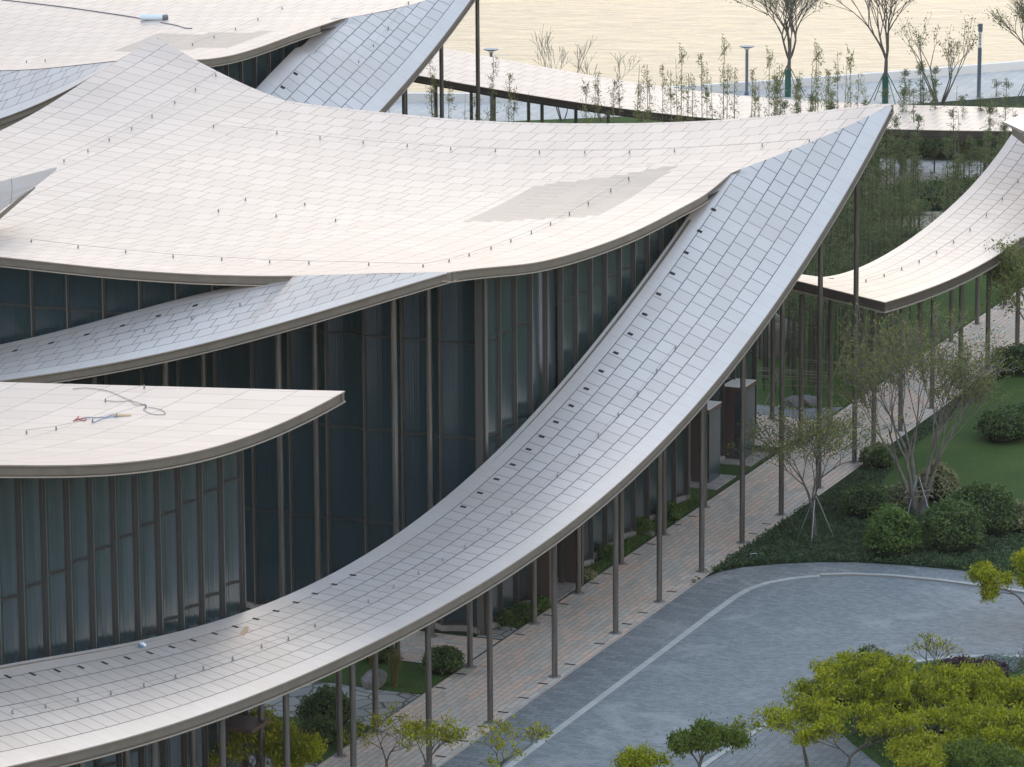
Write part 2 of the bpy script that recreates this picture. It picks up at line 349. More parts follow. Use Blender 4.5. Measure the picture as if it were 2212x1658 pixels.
def fascia(name, edge, parent, side, th=.72, inset=.12, lip=True, m=None):
    """edge list of (u,v,z); side=(du,dv) pointing outwards. vertical band under the roof edge with a thin lip below"""
    b = MB()
    pts = [np.array(p) for p in edge]; s2 = np.array([side[0], side[1], 0.])
    for p, q in zip(pts[:-1], pts[1:]):
        if np.linalg.norm(p-q) < 1e-5: continue
        o, i_ = -s2*inset, -s2*(inset+.35)
        P = lambda a, off, dz: W(a[0]+off[0], a[1]+off[1], a[2]+dz)
        b.hexa([P(p, o, -th), P(q, o, -th), P(q, i_, -th), P(p, i_, -th)], [P(p, o, -.09), P(q, o, -.09), P(q, i_, -.09), P(p, i_, -.09)])
    f = b.build(name, m or M_fascia, parent)
    c = MB()
    for p, q in zip(pts[:-1], pts[1:]):      # the thin roof plate edge
        if np.linalg.norm(p-q) < 1e-5: continue
        o, i_ = s2*.02, -s2*.06
        c.hexa([P(p, o, -.088), P(q, o, -.088), P(q, i_, -.088), P(p, i_, -.088)], [P(p, o, -.02), P(q, o, -.02), P(q, i_, -.02), P(p, i_, -.02)])
    c.build('edge_trim', M_lip, parent)
    if lip:
        l = MB()
        for p, q in zip(pts[:-1], pts[1:]):
            if np.linalg.norm(p-q) < 1e-5: continue
            o, i_ = s2*.05, -s2*.9
            l.hexa([P(p, o, -th-.13), P(q, o, -th-.13), P(q, i_, -th-.13), P(p, i_, -th-.13)], [P(p, o, -th-.03), P(q, o, -th-.03), P(q, i_, -th-.03), P(p, i_, -th-.03)])
        l.build('soffit_lip', M_lip, parent)
    return f
lin = lambda a, b, n: [a+(b-a)*i/(n-1) for i in range(n)]

# ------------------------------------------------------------------ surveyed roof edges
px_Aout = [(10, 1658), (167, 1622), (284, 1590), (622, 1473), (737, 1422), (856, 1362), (949, 1311.5), (1097.5, 1221.5), (1204, 1155), (1337.5, 1046.5), (1474.6, 898), (1571, 793), (1635, 716), (1688, 640), (1741.5, 553), (1775, 500), (1845, 387), (1881.5, 320), (1931, 224)]
px_Ain = [(0, 1433), (60, 1428), (153, 1415), (280, 1395), (427, 1353), (560, 1305), (687, 1248), (850.7, 1158), (927.4, 1105), (1020.8, 1030), (1134, 916.5), (1267.5, 766.4), (1361, 640), (1420, 550), (1475, 462)]
px_ridge = [(1931, 224), (1871.5, 252.5), (1815, 282), (1751.5, 308.5), (1695, 333.5), (1633, 358.5), (1581, 378.5)]
px_eave4 = [(1581, 378.5), (1525, 420), (1474.6, 447), (1371, 500), (1231, 550), (1154, 568), (1037.5, 579.7), (978, 587)]
A_out = [onv(x, y, 11) for x, y in px_Aout]; zAo = Curve1([p[0] for p in A_out], [p[2] for p in A_out], 7)
A_in = [onv(x, y, 1) for x, y in px_Ain]
P0 = A_out[-1]; UB = P0[0]
rid = [onv(x, y, 11-9*(1931-x)/350) for x, y in px_ridge]
R1 = rid[-1]
zRid = Curve1([p[0] for p in rid], [p[2] for p in rid], 3)
zAi = Curve1([p[0] for p in A_in]+[R1[0]], [p[2] for p in A_in]+[R1[2]-.1], 6)
eave4 = [onv(x, y, 2) for x, y in px_eave4]; zE4 = Curve1([p[0] for p in eave4], [p[2] for p in eave4], 5)
KC = eave4[-1]
UC = -11.; 
px_Cout = [(978, 587), (965, 590), (847, 628), (737, 658), (567, 708), (400, 753), (150, 800), (0, 823)]
C_out = [onu(x, y, UC) for x, y in px_Cout]; KC = (UC, C_out[0][1], C_out[0][2])
zCo = Curve1([p[1] for p in C_out], [p[2] for p in C_out], 4)
px_Cin = [(633, 596), (520, 616), (423.5, 636), (267, 680), (113, 718), (0, 745)]
C_in = [onu(x, y, -1) for x, y in px_Cin]; zCi = Curve1([p[1] for p in C_in], [p[2] for p in C_in], 3)
px_Crid = [(978, 587), (914, 589.7), (817, 591), (737, 593.5), (633.6, 596)]
Crid = [onu(x, y, UC+9*(978-x)/345) for x, y in px_Crid]
zCr = Curve1([p[1] for p in Crid], [p[2] for p in Crid], 3)
eave1 = [onu(x, y, -2) for x, y in [(633.6, 596), (433.5, 593), (233, 579.7), (0, 555)]]; zE1 = Curve1([p[1] for p in eave1], [p[2] for p in eave1], 3)
vQ = Crid[-1][1]
px_back = [(1931, 224), (1875, 227), (1775, 240), (1641, 253.4), (1474.6, 263.5), (1304, 267), (1137, 265), (970.7, 257), (820.6, 242), (737, 234), (617, 218)]
back = [onu(x, y, UB) for x, y in px_back]; zBk = Curve1([p[1] for p in back], [p[2] for p in back], 5)
px_rid2 = [(617, 218), (577, 203), (523, 180), (427, 132), (333.5, 80)]
rid2 = [onu(x, y, UB+9*(617-x)/284) for x, y in px_rid2]; P1 = rid2[-1]; vBk0 = rid2[0][1]
leftB = [onv(x, y, P1[1]) for x, y in [(333.5, 80), (253, 133), (187, 173), (100, 230), (0, 283.5)]]; zLf = Curve1([p[0] for p in leftB], [p[2] for p in leftB], 3)
sl_u = [p[0] for p in A_in]+[p[0] for p in rid[2:]]+[eave4[0][0]]*3
sl_s = [(p[2]-zAo(p[0]))/10 for p in A_in]+[(p[2]-zAo(p[0]))/(11-p[1]) for p in rid[2:]]+[(eave4[0][2]-zAo(eave4[0][0]))/9]*3
slA = Curve1(sl_u+[P0[0]], sl_s+[sl_s[len(A_in)]], 5)
def zAs(u, v): return zAo(u)+slA(u)*(11-v)
rid = [(u, v, zAs(u, v)) for u, v, z in rid]; R1 = rid[-1]; zRid = lambda u: zAs(u, 2+9*((u-R1[0])/(UB-R1[0])))
zAi = lambda u: zAs(u, 1)
eave4 = [p for p in eave4 if p[0] < 47]
ctrl = [p for p in rid+eave4+Crid+eave1+back+rid2+leftB]
ctrl += [(50, -20, 26.6), (35, -20, 26.4), (20, -22, 26.9), (35, -45, 26.9), (50, -45, 27.2), (15, -45, 26.8)]
Bz = RBF(ctrl)

# ------------------------------------------------------------------ MAIN MUSEUM BUILDING
bld = thing('museum_building', 'large glass museum building under the widest sweeping pale tiled roof with upturned corner tips', 'building')
# strip along the walkway
us = lin(-106, R1[0], 62)
rows = []
for u in us:
    r = []
    for t in lin(0, 1, 11):
        v = 1+10*t; z = zAs(u, v)
        if u > 36 and v < 2.4: z = min(z, Bz(u, v)-.12)
        r.append((u, v, z))
    rows.append(r)
for u in lin(R1[0]+.9, UB, 22):
    vr = 2+9*((u-R1[0])/(UB-R1[0])); zr = zRid(u); zo = zAo(u)
    rows.append([(u, vr+(11-vr)*t, zr*(1-t)+zo*t) for t in lin(0, 1, 11)])
stripA = sheet('walkway_roof_strip', rows, None, bld, [M_tile_a, M_soffit])
outerA = [(u, 11, zAo(u)) for u in lin(-106, UB, 90)]
fascia('fascia', outerA, stripA, (0, 1))
fascia('fascia', [(u, 1, zAi(u)) for u in lin(-106, 43.5, 60)], stripA, (0, -1), lip=False)
# strip C on the courtyard side
rows = []
for v in lin(KC[1], vQ, 16):
    t0 = (KC[1]-v)/(KC[1]-vQ); ui = UC+9*t0; zr = zCr(v); zo = zCo(v)
    rows.append([(ui+(UC-ui)*t, v, zr*(1-t)+zo*t) for t in lin(0, 1, 9)])
for v in lin(vQ-.4, -72, 40):
    zi, zo = zCi(v), zCo(v); rows.append([(-1-10*t, v, zi*(1-t)+zo*t) for t in lin(0, 1, 9)])
stripC = sheet('courtyard_roof_strip', rows, None, bld, [M_tile_a, M_soffit], uvf=lambda u, v: (v, -u))
fascia('fascia', [(UC, v, zCo(v)) for v in lin(KC[1], -72, 50)], stripC, (-1, 0))
# main sheet
def b_left_u(v):        # front boundary of main sheet as function of v
    if v >= vQ: return UC+9*(KC[1]-v)/(KC[1]-vQ)
    return -2.
def b_right_v(u):
    if u <= R1[0]: return KC[1]+(2-KC[1])*min(1, (u-UC)/6.)
    return 2+9*((u-R1[0])/(UB-R1[0]))
VL = P1[1]
rows = []
for s_ in lin(0, 1, 84):
    v_a = None; r = []
    for t in lin(0, 1, 84):
        # s across v, t across u ; map with transfinite edges
        u_lin = UC+(UB-UC)*t
        vr = b_right_v(u_lin); vl = VL
        v = vl+(vr-vl)*s_
        u0 = b_left_u(min(v, KC[1])); 
        u1 = UB if v > vBk0 else UB+(P1[0]-UB)*(vBk0-v)/(vBk0-VL)
        u = u0+(u1-u0)*t
        if u > R1[0]: v = VL+((2+9*((min(u, UB)-R1[0])/(UB-R1[0])))-VL)*s_
        r.append((u, v, Bz(u, v)))
    rows.append(r)
def bzone(u, v):
    if -15.8 < v < -4.8 and 33.4+(v+15)*.33 < u < 49.3+(v+16.5)*.58: return 2
    if v < -50 and u > 12: return 1
    if v > -24+max(0, (u-36))*.55 and u < 58 - max(0, -v)*.2 and v > -24: return 1
    return 0
def b_uv(u, v): return (v, u)
# zone materials use their own axis order
M_tile_c2 = roof_mat('roof_tile_long_rows', 2.4, 1.4)
def swap(m):       # rotate the tile grid of a material by 90 degrees
    for nd in m.node_tree.nodes:
        if nd.type == 'MAPPING': nd.inputs['Rotation'].default_value = (0, 0, pi/2)
swap(M_tile_c); swap(M_tile_p)
sheetB = sheet('main_roof_sheet', rows, bzone, bld, [M_tile_b, M_tile_c, M_tile_p, M_soffit], uvf=b_uv)
e4 = [(u, b_right_v(u), Bz(u, b_right_v(u))) for u in lin(UC, 46.5, 60)]
fascia('fascia', e4, sheetB, (0, 1))
fascia('fascia', [(u, b_right_v(u), Bz(u, b_right_v(u))) for u in lin(46.5, R1[0], 8)], sheetB, (0, 1), th=.2, lip=False)
fascia('fascia', [(-2, v, Bz(-2, v)) for v in lin(vQ, VL, 40)], sheetB, (-1, 0))
fascia('fascia', [(UB, v, Bz(UB, v)) for v in lin(11, vBk0, 50)], sheetB, (1, 0))
fascia('fascia', [(u, VL, Bz(u, VL)) for u in lin(P1[0], -2, 50)], sheetB, (0, -1))
# hidden-side strip that closes the far corner (mirror of the walkway strip)
rows = []
for v in lin(VL, -9, 50):
    f = max(0, (v+9)/(VL+9)); zo = 14.2+(P1[2]-14.3)*f**2.1; uo = 77.3+(P1[0]+.2-77.3)*f
    t0 = min(1, (v-VL)/(vBk0-VL)); ui = uo-9.6*t0; zb = Bz(UB, vBk0)-.9
    zi = Bz(ui, v)-.1 if v < vBk0 else 15.5+(zb-15.5)*max(0, (v+9)/(vBk0+9))**1.9
    rows.append([(ui+(uo-ui)*t, v, zi*(1-t)+zo*t) for t in lin(0, 1, 6)])
sheet('far_roof_strip', rows, None, bld, [M_tile_a, M_soffit], uvf=lambda u, v: (v, u))

def glass_wall(parent, name, pos, axis, const, ztop, z0=.6, depth=.62, outward=1, transoms=(8.35, 16.1, 23.85), gm=None, plinth=True, skip=()):
    """bays between successive positions along `axis` ('u' or 'v'); scalloped panes recessed between fins"""
    g = empty(name, parent); gm = gm or M_glass
    P = (lambda s, o, z: W(s, const+outward*o, z)) if axis == 'u' else (lambda s, o, z: W(const+outward*o, s, z))
    n = 8
    for bi, (a, b) in enumerate(zip(pos[:-1], pos[1:])):
        if bi in skip: continue
        pts = [(a+(b-a)*i/n, -depth*sin(pi*(i/n)**.8)) for i in range(n+1)]
        zt = min(ztop(a), ztop(b)); zs = [z0]+[t for t in transoms if t < zt-.4]+[zt]
        m = MB()
        for za, zb in zip(zs[:-1], zs[1:]):
            vs = []; us = []
            for (s, o) in pts: vs += [P(s, o, za), P(s, o, zb)]; us += [(s, za), (s, zb)]
            m.add(vs, [(2*i, 2*i+2, 2*i+3, 2*i+1) for i in range(n)], us)
        m.build('glass_panel', gm, g, smooth=False, uvs=True)
        for zz in zs[1:-1]+[z0]:
            tm = MB()
            for (s0, o0), (s1, o1) in zip(pts[:-1], pts[1:]):
                h = .10 if zz > z0 else .14
                tm.hexa([P(s0, o0-.02, zz-h), P(s1, o1-.02, zz-h), P(s1, o1+.13, zz-h), P(s0, o0+.13, zz-h)],
                        [P(s0, o0-.02, zz+h), P(s1, o1-.02, zz+h), P(s1, o1+.13, zz+h), P(s0, o0+.13, zz+h)])
            tm.build('transom', M_trans, g)
        if plinth:
            pm = MB()
            for (s0, o0), (s1, o1) in zip(pts[:-1], pts[1:]):
                pm.hexa([P(s0, o0-.3, -.1), P(s1, o1-.3, -.1), P(s1, o1+.42, -.1), P(s0, o0+.42, -.1)],
                        [P(s0, o0-.3, z0-.16), P(s1, o1-.3, z0-.16), P(s1, o1+.42, z0-.16), P(s0, o0+.42, z0-.16)])
            pm.build('plinth', M_stone, g)
    for bi, a in enumerate(pos):
        m = MB(); zt = ztop(a); wd = .06
        c = [(a-wd, -.1), (a+wd, -.1), (a+wd, .34), (a-wd, .34)]
        m.hexa([P(s, o, .0) for s, o in c], [P(s, o, zt) for s, o in c])
        c = [(a-.12, -.12), (a+.12, -.12), (a+.12, .14), (a-.12, .14)]
        m.hexa([P(s, o, .0) for s, o in c], [P(s, o, zt-.02) for s, o in c])
        m.build('mullion', M_mull, g)
    return g
m4 = [-.3+3.32*i for i in range(15)]
glass_wall(bld, 'walkway_glass_wall', m4, 'u', 0, lambda u: Bz(u, 0)-.72, skip=(3, 4))
m4b = [46.2+2.9*i for i in range(9)]
glass_wall(bld, 'entrance_glass_wall', m4b, 'u', -2, lambda u: Bz(u, -2)-.72)
b = MB(); b.boxuv(46., 46.5, -2, .3, 0, Bz(46, 0)-.8); b.build('corner_return', M_mull, bld)
m2 = [-.3-3.34*i for i in range(20)]
glass_wall(bld, 'courtyard_glass_wall', m2, 'v', 0, lambda v: Bz(0, v)-.75 if v < -2 else Bz(0, v)-.8, outward=-1, gm=M_glass_dark)
# posts in front of the corner and closing corner pier
b = MB(); b.boxuv(-.36, .26, -.5, .34, 0, 29.4); b.build('corner_pier', M_mull, bld)
# glass over the portal gap
b = MB(); u0, u1 = m4[3], m4[5]
for za, zb in ((8.4, 16.1), (16.1, Bz(12, 0)-.75)):
    b.add([W(u0, -.3, za), W(u1, -.3, za), W(u1, -.3, zb), W(u0, -.3, zb)], [(0, 1, 2, 3)], [(u0, za), (u1, za), (u1, zb), (u0, zb)])
b.build('glass_panel', M_glass, bld, uvs=True)
por = empty('entrance_portal', bld)
b = MB(); b.boxuv(9.35, 9.75, -2.6, 1.85, 0, 8.3); b.build('side_panel', M_brown, por)
b = MB(); b.boxuv(16.6, 17.0, -2.6, 1.85, 0, 8.3); b.build('side_panel', M_brown, por)
b = MB(); b.boxuv(9.3, 17.05, -2.6, 1.9, 8.3, 8.75); b.build('lintel', M_brown, por)
b = MB(); b.boxuv(9.75, 16.6, -2.6, -2.3, 0, 8.3); b.build('door', M_black, por)
b = MB(); b.boxuv(9.75, 16.6, -2.3, 1.85, .02, .1); b.build('threshold', M_stone, por)
for (u0, u1, v0, v1) in ((60.8, 64.1, -1.95, .15), (51.6, 54.9, -1.95, .15)):
    e = empty('side_entrance', bld)
    b = MB(); b.boxuv(u0, u1, v0, v1, 6.55, 6.98); b.build('canopy_fascia', M_brown, e)
    b = MB(); b.boxuv(u0-.04, u1+.04, v0, v1+.04, 6.982, 7.03); b.build('canopy_slab', M_wallw, e)
    b = MB(); b.boxuv(u0+.3, u0+.6, v0, v1-.95, 0, 6.55); b.build('door', M_brown, e)
    b = MB(); b.boxuv(u0+.3, u0+.6, v1-.95, v1-.05, 0, 6.55); b.boxuv(u0+.6, u1-.1, v1-.25, v1-.05, 0, 6.55); b.build('glass_panel', M_glass, e)
    b = MB(); b.boxuv(u0-1.6, u1+.4, v0, v1+1.3, .02, .14); b.build('step', M_stone, e)
# low-contrast inner core so nobody looks through the building
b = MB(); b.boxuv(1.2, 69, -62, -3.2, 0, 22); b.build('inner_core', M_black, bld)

def column(parent, u, v, z1, r=.235, label=None):
    b = MB(); b.tube([W(u, v, 0), W(u, v, z1)], r, 14); c = b.build('column', M_column, parent, smooth=False)
    b = MB(); b.tube([W(u, v, .0), W(u, v, .075)], r+.30, 14); b.build('base_plate', M_band, c)
    return c
def zA(u, v):
    if u > R1[0]:
        vr = 2+9*((u-R1[0])/(UB-R1[0])); t = (v-vr)/(11-vr+1e-6); return zRid(u)*(1-t)+zAo(u)*t
    t = (v-1)/10; return zAi(u)*(1-t)+zAo(u)*t
for u in (-98, -88, -78, -68, -58, -47, -33.6, -22, -9, 4.1, 14, 24, 34, 44.1, 54.2, 64.2):
    column(bld, u, 9.75, zA(u, 9.75)-.72)
for u in (-98, -88, -78, -68, -58, -47, -33.7, -27.2, -9, 4.3, 14, 23.8, 34, 44.1):
    column(bld, u, 2.55, zA(u, 2.55)-.72)
def zC(u, v): t = (-1-u)/10; return zCi(v)*(1-t)+zCo(v)*t
for v in (-3.7, -13.7, -23.7, -33.7, -43.7, -53.7):
    for u in (-9., -2.2):
        zz = (zC(u, v) if v < vQ else zCo(v)+(zCr(v)-zCo(v))*.2)-.75
        column(bld, u, v, zz)

# ------------------------------------------------------------------ NEAR WING (left)
wing = thing('museum_wing', 'nearer museum wing with pointed roof and tall fluted glass wall at lower left', 'building')
Deave = [onv(x, y, 2.3) for x, y in [(745, 845), (700, 870), (633.6, 903), (533.6, 943), (433.5, 973), (300, 996.5), (200, 1003), (117, 1005.5), (0, 1005)]]
UT = Deave[0][0]; zDe = Curve1([p[0] for p in Deave], [p[2] for p in Deave], 4)
Dback = [onu(x, y, UT) for x, y in [(745, 843.5), (500, 838), (233, 830), (20, 825)]]; zDb = Curve1([p[1] for p in Dback], [p[2] for p in Dback], 2)
def Dz(u, v): return zDe(u)+zDb(v)-zDb(2.3) + .004*(UT-u)*(2.3-v)*0
rows = [[(u, v, Dz(u, v)) for v in lin(2.3, -34, 34)] for u in lin(UT, -112, 60)]
sheetD = sheet('wing_roof_sheet', rows, None, wing, [M_tile_d, M_soffit], uvf=lambda u, v: (u, v+1.4))
fascia('fascia', [(u, 2.3, Dz(u, 2.3)) for u in lin(UT, -112, 60)], sheetD, (0, 1))
fascia('fascia', [(UT, v, Dz(UT, v)) for v in lin(2.3, -34, 30)], sheetD, (1, 0))
m3 = [-44.6-3.3*i for i in range(19)]
glass_wall(wing, 'wing_glass_wall', m3, 'u', 0, lambda u: Dz(u, 0)-.75, transoms=(8.35, 16.1, 23.75))
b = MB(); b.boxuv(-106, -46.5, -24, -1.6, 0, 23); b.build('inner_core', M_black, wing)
m3e = [-.8-3.3*i for i in range(6)]
glass_wall(wing, 'end_glass_wall', m3e, 'v', -44.6, lambda v: Dz(-44, v)-.75)
# slab canopy over the wing's side door
b = MB(); b.boxuv(-49.5, -46.5, .4, 3.0, 6.4, 6.7); b.build('door_canopy', M_brown, wing)

# roof tip poking in at far left
tip = thing('museum_wing', 'white triangular roof tip poking in from the left edge above the main roof', 'building')
Tz = 31.
t0 = guv(122, 362, Tz); t1 = guv(-520, 523, Tz+2.); t2x = guv(-520, 650, Tz-3.0); t2 = guv(-60, 505, Tz-3.4); t3 = guv(0, 450, Tz-2.2); t4 = guv(70, 402, Tz-.9)
def slab(pts, m, par, name, th=.25, dz=0.):
    V = [W(u, v, z+dz) for u, v, z in pts]+[W(u, v, z+dz-th) for u, v, z in pts]; n = len(pts)
    F = [tuple(range(n)), tuple(range(2*n-1, n-1, -1))]+[(i, i+n, (i+1) % n+n, (i+1) % n) for i in range(n)]
    return mesh_obj(name, V, F, m, par, [(p[0], p[1]) for p in pts]*2)
tp = slab([(*t0, Tz), (*t4, Tz-.9), (*t3, Tz-2.2), (*t2, Tz-3.4), (*t2x, Tz-3.0), (*t1, Tz+2.)], M_tile_k, tip, 'roof_sheet')
t4b = guv(76, 399, Tz-1.5); t3b = guv(0, 461, Tz-2.8); t2b = guv(-60, 518, Tz-4)
slab([(*t4b, Tz-1.5), (*t3b, Tz-2.8), (*t2b, Tz-4), (*t2, Tz-3.9), (*t3, Tz-2.7)], M_fascia, tip, 'fascia', th=.35)
b = MB(); c2 = guv(-500, 600, Tz-1.5); b.tube([W(*c2, 0), W(*c2, Tz-1.6)], .25, 12); b.build('column', M_column, tip)

# ------------------------------------------------------------------ REAR BUILDING
rear = thing('museum_building', 'rear museum building at upper left whose blue-grey roof strip runs up to the lake', 'building')
SV, SU = -68., 88.
F_out = [onv(x, y, SV+11) for x, y in [(1016, 0), (977.4, 53), (940.7, 100), (897.4, 157), (860.7, 197), (814, 242)]]
zFo_ = Curve1([p[0] for p in F_out]+[98., 88., 80.], [p[2] for p in F_out]+[19.0, 16.5, 15.], 3)
Frid = [onv(x, y, SV+2+9*(x-737)/420) for x, y in [(737, 40), (780, 27), (834, 10), (871, 0)]]
zFr = Curve1([p[0] for p in Frid], [p[2] for p in Frid], 1)
FR0 = Frid[0]; FP_u = FR0[0]+19.4
F_in = [onv(x, y, SV+1) for x, y in [(637, 93), (563.6, 193)]]
zFi = Curve1([p[0] for p in F_in]+[FR0[0], 88.], [p[2] for p in F_in]+[FR0[2], 20.6], 3)
Eeave = [onv(x, y, SV+2) for x, y in [(433.5, 130), (500, 120), (567, 100), (634, 75), (700, 53), (737, 41)]]; zEe = Curve1([p[0] for p in Eeave], [p[2] for p in Eeave], 3)
fs_u = [p[0] for p in F_in]+[p[0] for p in Frid[:3]]+[80.]
fs_s = [(p[2]-zFo_(p[0]))/10 for p in F_in]+[(p[2]-zFo_(p[0]))/(SV+11-p[1]) for p in Frid[:3]]+[.28]
slF = Curve1(fs_u, fs_s, 2)
def zFs(u, v): return zFo_(u)+slF(u)*(SV+11-v)
zFi = lambda u: zFs(u, SV+1); zFr = lambda u: zFs(u, SV+2+9*((u-FR0[0])/19.4)); Frid = [(p[0], SV+2+9*((p[0]-FR0[0])/19.4), zFr(p[0])) for p in Frid]
rows = []
E_pre = []
for u in lin(72, FR0[0], 30): rows.append([(u, SV+1+10*t, zFs(u, SV+1+10*t)-(.45 if (u > FR0[0]-9 and t < .12) else 0)) for t in lin(0, 1, 11)])
for u in lin(FR0[0]+.9, FP_u, 14):
    vr = SV+2+9*((u-FR0[0])/19.4); rows.append([(u, vr+(SV+11-vr)*t, zFr(u)*(1-t)+zFo_(u)*t) for t in lin(0, 1, 11)])
stripF = sheet('walkway_roof_strip', rows, None, rear, [M_tile_a, M_soffit], uvf=lambda u, v: (u, v-SV))
fascia('fascia', [(u, SV+11, zFo_(u)) for u in lin(72, FP_u, 50)], stripF, (0, 1))
# E sheet
UE = SU-11
Gout = [onu(x, y, UE) for x, y in [(250, 134), (143, 197), (67, 230), (0, 257)]]
Gin = [onu(x, y, UE+9*f_) for x, y, f_ in [(240, 135, .46), (100, 148, .77), (0, 152, 1.)]]
E_c = list(Eeave)+list(Frid)+Gin+[(UE, SV+1, 31.), (Gout[0][0], Gout[0][1], Gout[0][2]+.3)]
E_c += [(180., SV+2., 30.), (180., SV-60., 31.), (140., SV-30., 28.2), (115., SV-35., 27.5), (110., SV-15., 27.8), (140., SV-10., 29.), (100., SV-40, 26.8)]
Ez = RBF(E_c, .05)
vG = Gout[0][1]
rows = []
for s_ in lin(0, 1, 50):
    r = []
    for t in lin(0, 1, 60):
        v = SV+2-95*s_
        u0 = UE+9*min(1, max(0, (SV+2-v)/26.)); u1 = 175
        u = u0+(u1-u0)*t
        if u > FR0[0]:
            vr = min(SV+11, SV+2+9*((u-FR0[0])/19.4)); v = vr-(95+vr-SV-2)*s_
        r.append((u, v, Ez(u, v)))
    rows.append(r)
pz = [guv(291, 96, 28), guv(400, 54, 28), guv(583, 55, 28), guv(500, 98, 28)]
def ezone(u, v):
    if 98 < u < 109 and SV-15 < v < SV-2.5: return 2
    return 1 if (v > SV-16 and u < 112) else 0
sheetE = sheet('main_roof_sheet', rows, ezone, rear, [M_tile_b, M_tile_c, M_tile_p, M_soffit], uvf=b_uv)
fascia('fascia', [(u, SV+2, Ez(u, SV+2)) for u in lin(UE, FR0[0]-5, 50)], sheetE, (0, 1))
fascia('fascia', [(u, SV+2, Ez(u, SV+2)) for u in lin(FR0[0]-5, FR0[0], 6)], sheetE, (0, 1), th=.2, lip=False)
rows = []
for v in lin(SV+1, SV-50, 40):
    t0 = min(1, max(0, (SV+2-v)/26.)); ui = UE+9*t0
    zo = Curve1([p[1] for p in Gout], [p[2] for p in Gout], 2)(v)
    zi = Ez(ui, v)-.05 if t0 < 1 else Ez(UE+9, SV-24)-.05-(SV-24-v)*.42
    rows.append([(ui+.0+(UE-ui)*t, v, zi*(1-t)+min(zo, zi+1)*t) for t in lin(0, 1, 8)])
stripG = sheet('courtyard_roof_strip', rows, None, rear, [M_tile_a, M_soffit], uvf=lambda u, v: (v, UE+11-u))
zGo = Curve1([p[1] for p in Gout], [p[2] for p in Gout], 2)
fascia('fascia', [(UE, v, min(zGo(v), Ez(UE, v)+1)) for v in lin(SV+1, SV-50, 40)], stripG, (-1, 0), th=1.1)
mm = [SU-1+3.32*i for i in range(13)]
glass_wall(rear, 'glass_wall', mm, 'u', SV, lambda u: Ez(u, SV)-.8, gm=M_glass_dark)
for u in (100.3, 110.5, 116.6, 126.6, 136.6):
    column(rear, u, SV+9.7, zFo_(u)-.5 if u < FP_u else 30)
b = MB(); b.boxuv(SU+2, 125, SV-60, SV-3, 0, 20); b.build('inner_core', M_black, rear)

# ------------------------------------------------------------------ COVERED WALKWAY along the lake (low canopy behind everything)
cw = thing('covered_walkway', 'long low canopy on dark posts between the bamboo and the lake promenade', 'canopy')
top = [onu(x, y, 204) for x, y in [(894, 95), (951, 100), (1047, 122), (1144, 140), (1237.5, 155), (1304, 167), (1371, 180), (1475, 195), (1611, 207), (1741, 216), (1868, 224), (1931, 227), (2041.6, 230), (2212, 233.4)]]
frn = [onu(x, y, 188) for x, y in [(894, 162), (1057, 190), (1151, 207), (1304, 230), (1474.6, 250), (1600, 262), (1750, 271), (1908, 279.5), (2041.6, 282), (2168, 283.5), (2212, 284)]]
zt_, zf_ = Curve1([p[1] for p in top], [p[2] for p in top], 4), Curve1([p[1] for p in frn], [p[2] for p in frn], 4)
vs_ = lin(-104, 8, 70)
rows = [[(188+16*t, v, zf_(v)*(1-t)+zt_(v)*t) for t in lin(0, 1, 8)] for v in vs_]
scw = sheet('canopy_roof', rows, None, cw, [M_tile_b, M_soffit], uvf=b_uv)
fascia('fascia', [(188, v, zf_(v)) for v in vs_], scw, (-1, 0), th=1.0, m=M_fascia_d, lip=False)
for v in (-95.5, -86.6, -78.9, -72.6, -64, -56, -48, -40, -30, -20, -10, 0):
    column(cw, 190., v, zf_(v)-.8, r=.22)
    column(cw, 201., v, zt_(v)-.8, r=.22)

# ------------------------------------------------------------------ RIGHT CANOPY
rc = thing('covered_walkway', 'curved tiled canopy on dark columns at right, rising to a tip beside the bamboo grove', 'canopy')
J_out = [onv(x, y, 11.5) for x, y in [(1911.5, 652), (1998, 629.7), (2108, 574.7), (2148, 553), (2212, 513.5)]]
UJ = J_out[0][0]; zJo = Curve1([p[0] for p in J_out]+[UJ+75], [p[2] for p in J_out]+[16.5], 3)
J_in = [onv(x, y, 2) for x, y in [(2191.6, 280), (2135, 360), (2075, 427), (2008, 483.5), (1911.5, 553), (1835, 585), (1765, 600)]]
zJi = Curve1([p[0] for p in J_in], [p[2] for p in J_in], 4)
rows = [[(u, 2+9.5*t, zJi(u)*(1-t)+zJo(u)*t) for t in lin(0, 1, 9)] for u in lin(UJ, J_in[0][0]+2, 50)]
UJe = J_in[0][0]+2
sJ = sheet('canopy_roof', rows, None, rc, [M_tile_j, M_soffit], uvf=lambda u, v: (u, v-.5))
fascia('fascia', [(u, 11.5, zJo(u)) for u in lin(UJ, UJe, 50)], sJ, (0, 1), th=.9, m=M_fascia_d)
fascia('fascia', [(u, 2, zJi(u)) for u in lin(UJ+10, UJe, 50)], sJ, (0, -1), th=.7, lip=False)
Jn = [onu(x, y, UJ) for x, y in [(1701.5, 623), (1775, 634.7), (1911.5, 652)]]
zJn = Curve1([p[1] for p in Jn], [p[2] for p in Jn], 1)
Jf = [onu(x, y, UJ+10) for x, y in [(1721, 596), (1765, 600)]]; zJf = Curve1([p[1] for p in Jf], [p[2] for p in Jf], 1)
def zJ(u, v): t = (v-2)/9.5; return zJi(u)*(1-t)+zJo(u)*t
rows = [[(UJ+10*t, v, zJn(v)*(1-t)+(zJi(UJ+10) + (2-v)*.05)*t) for t in lin(0, 1, 8)] for v in lin(2, -9, 12)]
